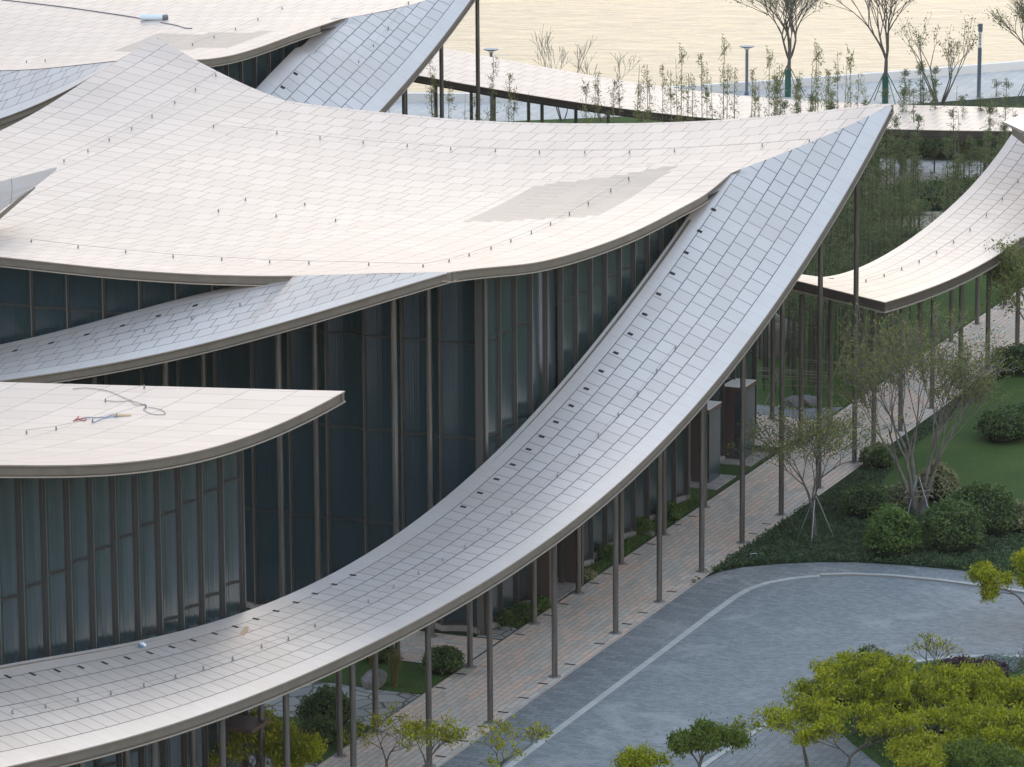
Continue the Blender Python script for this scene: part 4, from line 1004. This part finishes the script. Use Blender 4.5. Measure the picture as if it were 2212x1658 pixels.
cover('groundcover', bedp, 20000, M_leaf_c, .30, .75, 'dark green low groundcover between the walkway and the curved kerb', 'groundcover', 3)
cover('groundcover', [(50, 11.2), (50, 16), (66, 13.2), (95, 12.6), (95, 11.2)], 3500, M_leaf_c, .26, .35, 'strip of low dark groundcover along the walkway beside the lawn', 'groundcover', 4)
cover('strip_plants', [(17.3, .5), (17.3, 1.8), (46, 1.8), (46, .5)], 2600, M_leaf_m, .22, .45, 'green plants filling the strip between fluted glass wall and walkway', 'plants', 8)
cover('strip_plants', [(3.6, .5), (2.7, 1.8), (9.2, 1.8), (9.2, .5)], 500, M_leaf_m, .22, .5, 'green plants in the short strip left of the entrance portal', 'plants', 9)
cover('island_cover', [(-8, 30.6), (1, 33), (6, 37), (8.6, 42.4), (9, 46), (9, 52), (6, 60), (-30, 64), (-28, 46), (-17, 37)], 9000, M_leaf_c, .26, .4, 'low groundcover on the island under the yellow-green trees', 'groundcover', 12)
# small strip and courtyard shrubs
for i, (q, r, h, m, lab) in enumerate([
    (crop(8, 660, 1045), 1.5, 2.0, M_leaf_d, 'dark rounded shrub at the corner of courtyard lawn beside the walkway'),
    (crop(8, 245, 975), 1.2, 2.0, M_leaf_d, 'dark leafy shrub behind the ornamental grass in courtyard'),
    (crop(8, 1050, 735), .8, 1.1, M_leaf_d, 'small dark tuft of leaves beside the flagstones at the glass corner'),
    (crop(8, 1180, 700), 1.1, 1.2, M_leaf_m, 'leafy green plant in the strip just left of the portal'),
    (crop(8, 1290, 640), .7, .9, M_leaf_m, 'small pale-edged plant against the portal side wall'),
    (crop(8, 1590, 440), .6, .7, M_leaf_v, 'small pale plant at the near end of the long planting strip'),
    (crop(8, 1720, 300), .7, 1.0, M_leaf_m, 'green fern in the planting strip below the fluted glass'),
    (crop(8, 1940, 145), .9, 1.2, M_leaf_m, 'bushy green plant midway along the long planting strip'),
    (crop(8, 2130, 55), 1.0, 1.3, M_leaf_m, 'leafy plant at the far end of visible planting strip'),
    (crop(7, 2120, 1400), 2.0, 2.9, M_leaf_d, 'tall dark shrub between two columns by the near courtyard lawn'),
    (crop(7, 2080, 1500), 1.6, 1.8, M_leaf_d, 'low dark shrub in front of the tall courtyard shrub')]):
    x, y, _ = G(*q); shrub('courtyard_shrub', (x, y), r, h, m, lab, 80+i, leaf=.2, n=int(700+500*r))
def reed(loc, h, seed, label):
    rs = np.random.default_rng(seed); n = 260; b = []; F = []
    for i in range(n):
        a = rs.uniform(0, 2*pi); r = rs.uniform(0, .5); L = h*rs.uniform(.6, 1.); k = rs.uniform(.15, .55); w_ = .03
        p0 = np.array([cos(a)*r*.5, sin(a)*r*.5, 0]); p1 = p0+np.array([cos(a)*k*.4, sin(a)*k*.4, L*.6]); p2 = p0+np.array([cos(a)*k*1.3, sin(a)*k*1.3, L]); s_ = np.array([-sin(a), cos(a), 0])*w_
        j = len(b); b += [p0-s_, p0+s_, p1+s_, p1-s_, p2]; F += [(j, j+1, j+2, j+3), (j+3, j+2, j+4, j+4)]
    V = np.array(b); o = mesh_obj('ornamental_grass', V, [f if f[2] != f[3] else f[:3] for f in F], M_reed); o.location = (loc[0], loc[1], 0); return tag(o, label, 'grass clump')
x, y, _ = G(*crop(8, 210, 1050)); reed((x, y), 3.0, 1, 'tall yellowed ornamental grass left of the courtyard boulder')
x, y, _ = G(*crop(8, 345, 1140)); reed((x, y), 3.3, 2, 'arching ornamental grass right of the courtyard boulder')
def rock(name, loc, sx, sy, sz, seed, label):
    bm = bmesh.new(); bmesh.ops.create_icosphere(bm, subdivisions=4, radius=1); R_ = random.Random(seed); ks = [(R_.uniform(1, 3), R_.uniform(1, 3), R_.uniform(1, 3), R_.uniform(0, 6)) for _ in range(6)]
    pl = [Vector((R_.gauss(0, 1), R_.gauss(0, 1), R_.gauss(0, .7))).normalized() for _ in range(9)]
    for q in bm.verts:
        d = q.co.normalized(); f = 1+.08*sum(sin(a*d.x+b_*d.y+c*d.z+e) for a, b_, c, e in ks)/2
        for p in pl:
            t_ = d.dot(p)
            if t_*f > .78: f = .78/t_
        q.co = Vector((d.x*f*sx, d.y*f*sy, max(-.1, d.z*f*sz+sz*.35)))
    me = bpy.data.meshes.new(name); bm.to_mesh(me); bm.free(); me.materials.append(M_rock)
    o = bpy.data.objects.new(name, me); COL.objects.link(o); o.location = (loc[0], loc[1], 0); o.rotation_euler = (0, 0, seed); return tag(o, label, 'boulder')
for q, s3, sd_, lab in ((crop(8, 210, 1125), (1.5, 1.0, .95), 1, 'grey boulder on the courtyard lawn between two ornamental grasses'),
        (crop(6, 710, 980), (1.35, 1.0, .8), 2, 'grey boulder at grove edge beneath the right canopy, left of a pair'),
        (crop(6, 815, 965), (1.1, 1.0, .75), 3, 'grey boulder at grove edge beneath the right canopy, right of a pair'),
        (crop(6, 675, 590), (1.7, 1.5, 2.4), 4, 'tall grey boulder standing on the grass behind the bamboo stems'),
        (crop(6, 540, 640), (2.6, 2.2, 4.2), 5, 'largest pale boulder partly hidden behind the bamboo stems'),
        (crop(8, 1990, 155), (.6, .5, .35), 6, 'small dark stone in the long planting strip')):
    x, y, _ = G(*q); o = rock('boulder', (x, y), *s3, sd_, lab)
    if sd_ == 5: o.data.materials[0] = M_stone

# --- foreground trees (crowns rise into the bottom of the frame)
def at_top(px, py, Y, h):
    """ground spot at distance Y seen in column px, for a crown top at image row py; returns (x,y,z height)"""
    d = ray(px, py); t = Y/d[1]; P = CAMP+t*d; return (P[0], P[1]), P[2]
FT = [ # px, top row, distance Y, crown width m, seed, leaf material, label, per, leaf
    (545, 1560, 335, 8.5, 101, M_leaf_yb, 'yellow-green tree crown in front of the near columns at bottom left', 7, .34),
    (640, 1590, 332, 5.5, 102, M_leaf_y, 'rounded yellow-green crown just left of the bottom walkway end', 8, .34),
    (560, 1535, 338, 8.0, 103, M_leaf_o, 'loose olive tree rising over the roof strip at bottom left', 4, .26),
    (350, 1590, 334, 9.0, 104, M_leaf_o, 'thin olive tree under the roof strip at far bottom left', 3, .26),
    (190, 1585, 334, 6.0, 105, M_leaf_o, 'few-leaved thin twigs against the pale roof strip at lower left', 1, .24),
    (835, 1540, 337, 8.5, 106, M_leaf_yb, 'sparse tree with bright yellow-green leaf tufts over the walkway end', 2, .36),
    (925, 1545, 338, 5.0, 107, M_leaf_yb, 'narrow sprig of bright leaves in front of a walkway column', 2, .36),
    (1075, 1560, 337, 8.5, 108, M_leaf_yb, 'sparse tree with leaf tufts over the pale kerb line', 2, .36),
    (1390, 1612, 333, 4.0, 109, M_leaf_y, 'small leafy branch tip alone at the bottom middle', 3, .32),
    (1512, 1565, 336, 5.2, 110, M_leaf_g, 'dense deep green tree with cut stubs at the bottom centre-right', 9, .34),
    (1745, 1500, 341, 9.5, 112, M_leaf_y, 'yellow-green tree with flat crown over the island kerb corner', 4, .34),
    (1850, 1425, 350, 11., 113, M_leaf_y, 'tall rounded yellow-green crown nearest the driveway kerb', 9, .34),
    (1830, 1535, 338, 10., 114, M_leaf_y, 'yellow-green tree with visible forked branches above the island paving', 4, .34),
    (1990, 1440, 351, 12., 115, M_leaf_y, 'broad yellow-green crown at the centre of the island group', 9, .34),
    (2150, 1455, 352, 9., 116, M_leaf_y, 'rounded yellow-green crown at far right of the island group', 9, .34),
    (2060, 1530, 343, 11., 117, M_leaf_y, 'full green-yellow crown in the middle of the island group', 9, .34),
    (1990, 1585, 335, 10., 118, M_leaf_yb, 'most golden crown near the bottom edge of the island group', 8, .34),
    (2175, 1550, 340, 9., 119, M_leaf_y, 'yellow-green crown in the lower right corner', 8, .34),
    (2120, 1605, 334, 9., 120, M_leaf_g, 'darker green crown filling the bottom right edge', 8, .34),
    (2222, 1205, 378, 8.5, 121, M_leaf_y, 'spreading tree with flat yellow-green crown cut by right edge over kerb', 8, .34),
    (2200, 1480, 351, 9., 129, M_leaf_y, 'crown cut by right edge above the lower right corner', 8, .34),
    (460, 1600, 333, 6.5, 130, M_leaf_yb, 'small yellow-green crown left of the crown before the near columns', 6, .32),
    (2014, 1355, 360, 6.0, 122, M_leaf_yb, 'nearly bare young tree with few yellow leaves on the island kerb', 1, .3),
    (2205, 1395, 356, 7.0, 123, None, 'bare brown-twigged tree at right edge of the island kerb', 0, .3),
    (1320+600, 1385, 355, 3.5, 124, None, 'small bare twiggy sapling left of the nearly bare young tree', 0, .3)]
for (px_, py_, Y_, wd_, sd_, lm_, lab_, per_, lf_) in FT:
    (x, y), z = at_top(px_, py_+10, Y_, 0); h = max(z, 3.)
    sparse = per_ <= 2
    tree('garden_tree', (x, y), lab_, sd_, h, lm_, leaf=lf_*.9, per=per_*(6 if not sparse else 4), jit=.26 if not sparse else .24, width=wd_*1.0, levels=5, kids=(2, 3) if sparse else (3, 3), spread=.5, upw=.16, r0=.17, first=.34, droop=.75, aspect=.42, frac=.20 if sparse and per_ == 1 else (.26 if sparse else .27), ratio=.66)
# island shrubs
for i, (px_, py_, r, h, m, lab) in enumerate([
    (1782, 1530, 2.0, 2.2, M_leaf_d, 'dark green shrub at the left corner of the island paving'),
    (1880, 1500, 2.4, 3.4, M_leaf_d, 'dark mounded shrub under the crowns nearest the driveway'),
    (1930, 1560, 2.8, 3.4, M_leaf_c, 'feathery dark green shrub in the gap between island crowns'),
    (2060, 1520, 2.2, 2.2, M_leaf_s, 'silver-blue shrub showing between the crowns of the island'),
    (2040, 1580, 2.0, 1.8, M_leaf_s, 'lower silver-blue shrub in shade of the island crowns'),
    (2120, 1545, 3.0, 2.6, M_leaf_p, 'dark purple-brown shrub in the middle of the island bed'),
    (2075, 1458, 1.7, 1.1, M_leaf_p, 'low purple shrub left of the spiky plant on the island lawn'),
    (2130, 1462, 1.5, 1.1, M_leaf_p, 'low purple shrub right of the spiky plant on the island lawn'),
    (2150, 1445, 1.6, .8, M_leaf_s, 'low silver plants behind the purple shrubs on island lawn')]):
    x, y, _ = G(px_, py_); shrub('island_shrub', (x, y), r, h, m, lab, 140+i, leaf=.22, n=1500)
# spiky plant
x, y, _ = G(2103, 1458); b = MB()
for i in range(22):
    a = i*2.4; el = .35+.9*((i*7) % 22)/22; d = np.array([cos(a)*cos(el), sin(a)*cos(el), sin(el)]); s_ = np.array([-sin(a), cos(a), 0])*.07
    b.add([d*.1-s_, d*.1+s_, d*1.5], [(0, 1, 2)])
o = b.build('spiky_plant', M_leaf_v); o.location = (x, y, .2); tag(o, 'spiky yellow-green rosette plant between two low purple shrubs', 'plant')
# right edge tree over the far walkway and leaning tree on the lawn
x, y, _ = G(2200, 790); tree('garden_tree', (x+.5, y-2), 'leafy olive tree overhanging the curved canopy at right edge', 131, 13., M_leaf_o, leaf=.3, per=9, jit=.6, width=12., levels=5, kids=(3, 3), spread=.5, upw=.15, r0=.2, first=.3)
x, y, _ = G(2196, 925); b = MB(); b.tube([(x, y, 0), (x+.6, y+.3, 2.6), (x+1.5, y+.5, 5.)], [.09, .07, .05], 6); o = b.build('leaning_stem', M_bark); tag(o, 'bare thin leaning stem above dark shrubs on the right lawn', 'stem')
# promenade trees
for (px_, py_, top_, wd_, sd_, lm_, lab_, per_, bare) in [
    (1702, 210, -120, 15., 201, M_leaf_o, 'upright promenade tree with green wrapped trunk left of the larger one', 3, .35),
    (1912, 224, -150, 19., 202, M_leaf_o, 'largest forked promenade tree with green wrapped trunk above the roof tip', 5, .5),
    (2230, 215, -80, 12., 204, M_leaf_o, 'leafy promenade tree leaning in from the top right corner', 2, .6)]:
    x, y, _ = G(px_, py_); (q, z) = at_top(px_, top_, y, 0)
    t = tree('promenade_tree', (x, y), lab_, sd_, z, lm_, leaf=.32, per=per_, jit=.3, width=wd_, levels=4, kids=(4, 5), spread=.44, upw=.34, r0=.36, first=.13, frac=bare, droop=.0, ratio=.82, wob=.09)
    b = MB(); b.tube([(0, 0, 0), (0, 0, 3.6)], .42, 10); b.build('trunk_wrap', M_wrap, t); stakes(t, 2.6, 4.2, M_stakeg, 4, .06, .5)
x, y, _ = G(2030, 230); tree('promenade_tree', (x, y), 'multi-stemmed low leafy tree between the large promenade tree and marker pole', 203, 12., M_leaf_o, leaf=.34, per=2, jit=.28, width=11.5, trunks=6, lean=.5, levels=3, kids=(2, 3), spread=.3, upw=.4, r0=.12, first=.4)
for (px_, py_, h, wd_, sd_, lab_) in [(1215, 262, 12.5, 10., 211, 'bare orange-twigged tree behind the low lakeside canopy'), (1300, 262, 9., 8., 212, 'smaller bare twiggy tree right of the other one behind lakeside canopy')]:
    x, y, _ = G(px_, py_); tree('bare_tree', (x, y), lab_, sd_, h, None, per=0, width=wd_, trunks=3, lean=.35, levels=4, kids=(2, 3), spread=.42, upw=.3, r0=.09, first=.3, bark=M_bark_p)

# --- bamboo
def bamboo_mesh(seed, h, lm, cm, low=.45, n=150, leaf=.42):
    rs = np.random.default_rng(seed); b = MB(); bend = rs.uniform(-.5, .5, 2)
    P = [(bend[0]*(i/8)**2.2, bend[1]*(i/8)**2.2, h*i/8) for i in range(9)]; b.tube(P, [.10*(1-.8*i/8) for i in range(9)], 4)
    me1 = b.build('culm', cm); C = []
    for i in range(int(n/7)):
        f = low+(1-low)*rs.random(); base = np.array([bend[0]*f**2.2, bend[1]*f**2.2, h*f]); a = rs.uniform(0, 2*pi); L = (1.3-f)*1.7*rs.uniform(.4, 1.)
        for k_ in range(7): C.append(base+np.array([cos(a), sin(a), .5])*L*(k_+1)/7)
    V, F = leaves(C, leaf, rs, .35, .15, 2, .16); me2 = np_mesh('foliage', V, F, lm)
    return me1, me2
def bamboo_variants(specs):
    out = []
    for i, sp in enumerate(specs):
        a, b_ = bamboo_mesh(*sp); out.append((a, b_))
    return out
varA = bamboo_variants([(300+i, h, M_leaf_b, M_culm, (.12), 190, .40) for i, h in enumerate((10.5, 9., 12., 8., 11., 7))])
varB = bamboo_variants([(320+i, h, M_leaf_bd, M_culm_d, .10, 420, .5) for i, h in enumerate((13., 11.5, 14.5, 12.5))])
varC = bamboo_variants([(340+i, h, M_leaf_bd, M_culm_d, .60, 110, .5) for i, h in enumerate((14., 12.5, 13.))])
used_b = set()
def place_bamboo(var, i, x, y, s, rot, label, group):
    a, b_ = var[i % len(var)]
    t = thing('bamboo', label, 'bamboo', (x, y, 0), group); t.rotation_euler = (0, 0, rot); t.scale = (1, 1, s)
    for src in (a, b_):
        key = src.name
        if key in used_b: c = src.copy(); COL.objects.link(c)
        else: c = src; used_b.add(key)
        c.parent = t
R_ = random.Random(77)
gl = 'slim sunlit bamboo plant in the row in front of the lakeside canopy'
bx = [crop(2, p, 0)[0] for p in (310, 590, 610, 690, 790, 860, 975, 990, 1075, 1110, 1190, 1590, 1640, 1665, 1760, 1810, 1910, 1925, 1990, 2010, 2080, 2140, 2180, 2200)]
bt = [crop(2, 0, p)[1] for p in (520, 400, 500, 520, 600, 640, 370, 560, 500, 560, 600, 560, 520, 490, 540, 480, 420, 560, 420, 520, 450, 460, 380, 350)]
bx += [crop(3, p, 0)[0] for p in (30, 70, 130, 160, 200, 262, 285, 340, 440, 470, 500, 560, 590, 640, 730, 770, 820, 860, 875, 930, 960, 1010, 1040, 1090, 1130)]
bt += [crop(3, 0, p)[1] for p in (480, 520, 380, 450, 500, 295, 420, 460, 480, 500, 520, 370, 460, 430, 520, 460, 400, 330, 300, 470, 480, 330, 440, 370, 480)]
for i, (a_, tp) in enumerate(zip(bx, bt)):
    ur = 168+R_.uniform(-8, 9)          # a row standing just before the lakeside canopy
    u_, v_, zt2 = onu(a_, tp, ur); x, y, _ = W(u_, v_, 0)
    hh = (10.5, 9., 12., 8., 11., 7)[i % 6]; place_bamboo(varA, i, x, y, max(.5, zt2/hh), R_.uniform(0, 6.28), gl, 'sunlit bamboo plants before the lakeside canopy')
gl2 = 'dark bamboo stem of the dense grove behind the right canopy'
cnt = 0; k_ = 0
while cnt < 296:
    k_ += 1
    x_, y_ = (R_.uniform(1640, 2200), R_.uniform(330, 640)) if cnt % 5 < 2 else (R_.uniform(1640, 2110), R_.uniform(640, 872))
    # grove outline on the ground
    if y_ > 872-1.0*(x_-1830) and x_ > 1830: continue
    if y_ > 640 and x_ > 2110: continue
    P = G(x_, y_); u_, v_ = uv(P)
    if v_ > -.8 or u_ < 84 and v_ > -6: continue
    if 2.2*(x_-1640) + (y_-330) < 120: continue
    if y_ < 470 and R_.random() < .35: continue
    s = R_.uniform(.75, 1.1)*(1.0 if u_ > 120 else .9)
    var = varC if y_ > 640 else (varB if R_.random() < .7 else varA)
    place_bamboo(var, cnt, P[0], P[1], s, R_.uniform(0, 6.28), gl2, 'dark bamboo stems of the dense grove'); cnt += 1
# horizontal poles tied through the grove
for i, (x0, x1, y0) in enumerate([(1632, 1800, 868), (1632, 1785, 880), (1640, 1790, 900), (1720, 1900, 850), (1840, 1990, 800)]):
    a, c = G(x0, y0), G(x1, y0+8); b = MB(); 
    b.tube([(a[0], a[1], 3.4+.25*(i % 3)), (c[0], c[1], 3.2+.25*(i % 3))], .05, 5); b.tube([(a[0]+.2, a[1]+.6, 3.0), (c[0], c[1]+.5, 3.1)], .045, 5)
    o = b.build('tied_pole', M_pole)
    tag(o, ['pair of dried bamboo poles tied across the nearest grove stems', 'second pair of tied poles just below at the grove edge', 'lowest pair of tied poles in front of the grove grass', 'pair of tied poles running behind the second tall column', 'pair of tied poles deep in the grove under the canopy corner'][i], 'pole')
for i, (x0, y0, x1, y1) in enumerate([(1650, 880, 1700, 800), (1700, 880, 1660, 800), (1790, 840, 1830, 770), (1905, 800, 1960, 720)]):
    a, c = G(x0, y0), G(x1, y1+60); b = MB(); b.tube([(a[0], a[1], 0), (c[0], c[1], 4.5)], .05, 5); o = b.build('prop_pole', M_pole)
    tag(o, ['slanting pole leaning right at the left end of the grove', 'slanting pole crossing it to the left at grove end', 'slanting pole between the second and third tall columns', 'slanting pole propping stems below the canopy corner'][i], 'pole')
# dark hedges inside the grove
for i, (px_, py_, r, h, sq, lab) in enumerate([(1900, 460, 5.5, 2.2, .5, 'low dark hedge left of the tan gravel patch in grove'), (1990, 440, 7., 2.4, .4, 'long dark hedge behind the tan gravel patch in grove'), (2080, 430, 6., 2.6, .5, 'dark hedge at the right end of the grove'), (1905, 325, 5.5, 2.8, .5, 'bright green bush behind the roof tip beside the grey path'),
        (1990, 330, 6., 2.6, .5, 'olive bush just behind the standing person'), (2080, 335, 6., 2.8, .5, 'dark bush under the lakeside canopy at right'), (1860, 560, 5., 2.6, .6, 'dark undergrowth behind the second tall column'), (1960, 540, 6., 2.4, .5, 'dark undergrowth in front of the tan gravel patch')]):
    x, y, _ = G(px_, py_+6); shrub('hedge', (x, y), r, h, M_leaf_m if i == 3 else (M_leaf_o if i == 4 else M_leaf_d), lab, 240+i, leaf=.34, n=1600, squash=sq, cat='hedge')

# ------------------------------------------------------------------ LAMPS, POLE, BOLLARD, PERSON
def lamp(px_, py_, h, label):
    x, y, _ = G(px_, py_); t = thing('street_lamp', label, 'street lamp', (x, y, 0))
    b = MB(); b.tube([(0, 0, 0), (0, 0, h-.95)], .2, 12); b.tube([(0, 0, 0), (0, 0, .4)], .3, 12); b.build('post', M_lampg, t)
    b = MB()
    for i in range(4):
        a = i*pi/2+.4; b.tube([(.1*cos(a), .1*sin(a), h-.95), (.38*cos(a), .38*sin(a), h-.25)], .04, 5)
    b.tube([(0, 0, h-.95), (0, 0, h-.75), (0, 0, h-.5)], [.2, .12, .06], 8); b.build('bracket', M_lampg, t)
    b = MB(); b.tube([(0, 0, h-.3), (0, 0, h-.18), (0, 0, h-.08), (0, 0, h)], [.62, .95, .95, .3], 20); b.build('lamp_head', M_lampg, t)
    b = MB(); b.tube([(0, 0, h-.34), (0, 0, h-.29)], .5, 16); b.build('diffuser', M_lampw, t)
lamp(1613, 206, 6.6, 'blue-grey street lamp with flat round head standing before the open lake')
lamp(1062, 262, 9.4, 'street lamp whose flat head shows above the low lakeside canopy')
x, y, _ = G(2114, 211); t = thing('marker_pole', 'slim blue-grey pole with a white marked band near its top', 'pole', (x, y, 0))
b = MB(); b.tube([(0, 0, 0), (.05, 0, 6.6)], .26, 12); b.build('post', M_lampg, t)
b = MB(); b.tube([(.05, 0, 6.6), (.08, 0, 8.7)], .2, 12); s_ = b.build('white_band', M_white, t)
b = MB()
for i in range(4):
    z_ = 7.0+.42*i; b.box(-.10, .16, -.24, -.19, z_, z_+.09); b.box(-.10, -.03, -.24, -.19, z_, z_+.22) if i % 2 else b.box(.10, .16, -.24, -.19, z_, z_+.22)
b.build('marks', M_lampg, t)
b = MB(); b.box(-.2, .36, -.25, .25, 8.7, 9.75); b.build('top_box', M_lampg, t)
x, y, _ = G(*crop(9, 460, 330)); t = MB(); t.tube([(x-.25, y, 0), (x-.25, y, .75), (x+.25, y, .75), (x+.25, y, 0)], .05, 6); tag(t.build('hoop_light', M_stake), 'small metal hoop in the dark groundcover near the walkway', 'hoop')

def person(x, y, face, label):
    t = thing('person', label, 'person', (x, y, 0)); t.rotation_euler = (0, 0, face)
    def skin(name, V, E, Rr, m, root=0, sub=1):
        me = bpy.data.meshes.new(name); me.from_pydata(V, E, []); o = bpy.data.objects.new(name, me); COL.objects.link(o); o.parent = t
        md = o.modifiers.new('skin', 'SKIN'); 
        for i, r in enumerate(Rr): me.skin_vertices[0].data[i].radius = (r, r) if not isinstance(r, tuple) else r
        me.skin_vertices[0].data[root].use_root = True
        s2 = o.modifiers.new('sub', 'SUBSURF'); s2.levels = sub; s2.render_levels = sub; me.materials.append(m); return o
    V = [(0, 0, .95), (0, 0, 1.15), (0, 0, 1.38), (0, 0, 1.50), (0, .01, 1.56), (0, .0, 1.66), (0, 0, 1.76),
         (.10, 0, .88), (.12, -.02, .50), (.12, .02, .09), (.13, -.13, .04),
         (-.10, 0, .88), (-.11, .10, .50), (-.12, .22, .09), (-.12, .10, .04),
         (.19, 0, 1.42), (.25, .03, 1.14), (.22, -.20, 1.02), (-.19, 0, 1.42), (-.26, .02, 1.14), (-.27, -.06, .90)]
    E_ = [(0, 1), (1, 2), (2, 3), (3, 4), (4, 5), (5, 6), (0, 7), (7, 8), (8, 9), (9, 10), (0, 11), (11, 12), (12, 13), (13, 14), (2, 15), (15, 16), (16, 17), (2, 18), (18, 19), (19, 20)]
    Rr = [.13, .12, .14, .06, .06, .10, .075, .09, .065, .045, .04, .09, .065, .045, .04, .055, .042, .032, .055, .042, .032]
    skin('body', V, E_, Rr, M_skin)
    skin('shirt', [(0, 0, .92), (0, 0, 1.15), (0, 0, 1.38), (0, 0, 1.46), (.20, 0, 1.42), (.255, .03, 1.16), (-.20, 0, 1.42), (-.265, .02, 1.16)], [(0, 1), (1, 2), (2, 3), (2, 4), (4, 5), (2, 6), (6, 7)], [.16, .15, .17, .09, .08, .062, .08, .062], M_shirt)
    skin('trousers', [(0, 0, .98), (.10, 0, .86), (.12, -.02, .50), (.12, .02, .12), (-.10, 0, .86), (-.11, .10, .50), (-.12, .22, .12)], [(0, 1), (1, 2), (2, 3), (0, 4), (4, 5), (5, 6)], [.145, .11, .085, .07, .11, .085, .07], M_jean)
    b = MB(); b.tube([(0, .03, 1.66), (0, .02, 1.74), (0, .015, 1.80), (0, .01, 1.83)], [.12, .13, .10, .03], 10); b.build('hair', M_hair, t)
    for sx in (.225, -.272):
        b = MB(); z0 = 1.0 if sx > 0 else .88; y0 = -.21 if sx > 0 else -.07
        b.box(sx-.02, sx+.02, y0-.045, y0+.045, z0-.10, z0)
        for j in range(4): b.tube([(sx, y0-.035+.023*j, z0-.10), (sx-.01, y0-.035+.023*j, z0-.14), (sx-.02, y0-.03+.023*j, z0-.17+.01*abs(j-1))], .009, 5)
        b.tube([(sx, y0-.045, z0-.03), (sx-.02, y0-.075, z0-.09)], .010, 5); b.build('hand', M_skin, t)
    b = MB()
    for ex in (-.035, .035): b.box(ex-.012, ex+.012, -.105, -.095, 1.665, 1.68)
    b.build('eye', M_hair, t)
    b = MB(); b.tube([(0, -.095, 1.665), (0, -.125, 1.635)], .014, 5); b.build('nose', M_skin, t)
P = G(1946, 337); person(P[0], P[1], 2.2, 'person in white-blue patterned shirt and light blue trousers walking behind the bamboo')

# ------------------------------------------------------------------ HAZE
bm = MB(); bm.box(-420, 420, -60, 1500, -4, 125)
hz = bm.build('haze', bpy.data.materials.new('haze_air')); hz['kind'] = 'stuff'; hz['label'] = 'thin pale evening haze over the lakeside'; hz['category'] = 'haze'
hm = hz.data.materials[0]; hm.use_nodes = True; hm.node_tree.nodes.clear()
ho = hm.node_tree.nodes.new('ShaderNodeOutputMaterial'); hv = hm.node_tree.nodes.new('ShaderNodeVolumePrincipled')
hv.inputs['Color'].default_value = (.95, .96, 1, 1); hv.inputs['Density'].default_value = .000035; hv.inputs['Anisotropy'].default_value = .3
hm.node_tree.links.new(hv.outputs[0], ho.inputs['Volume'])
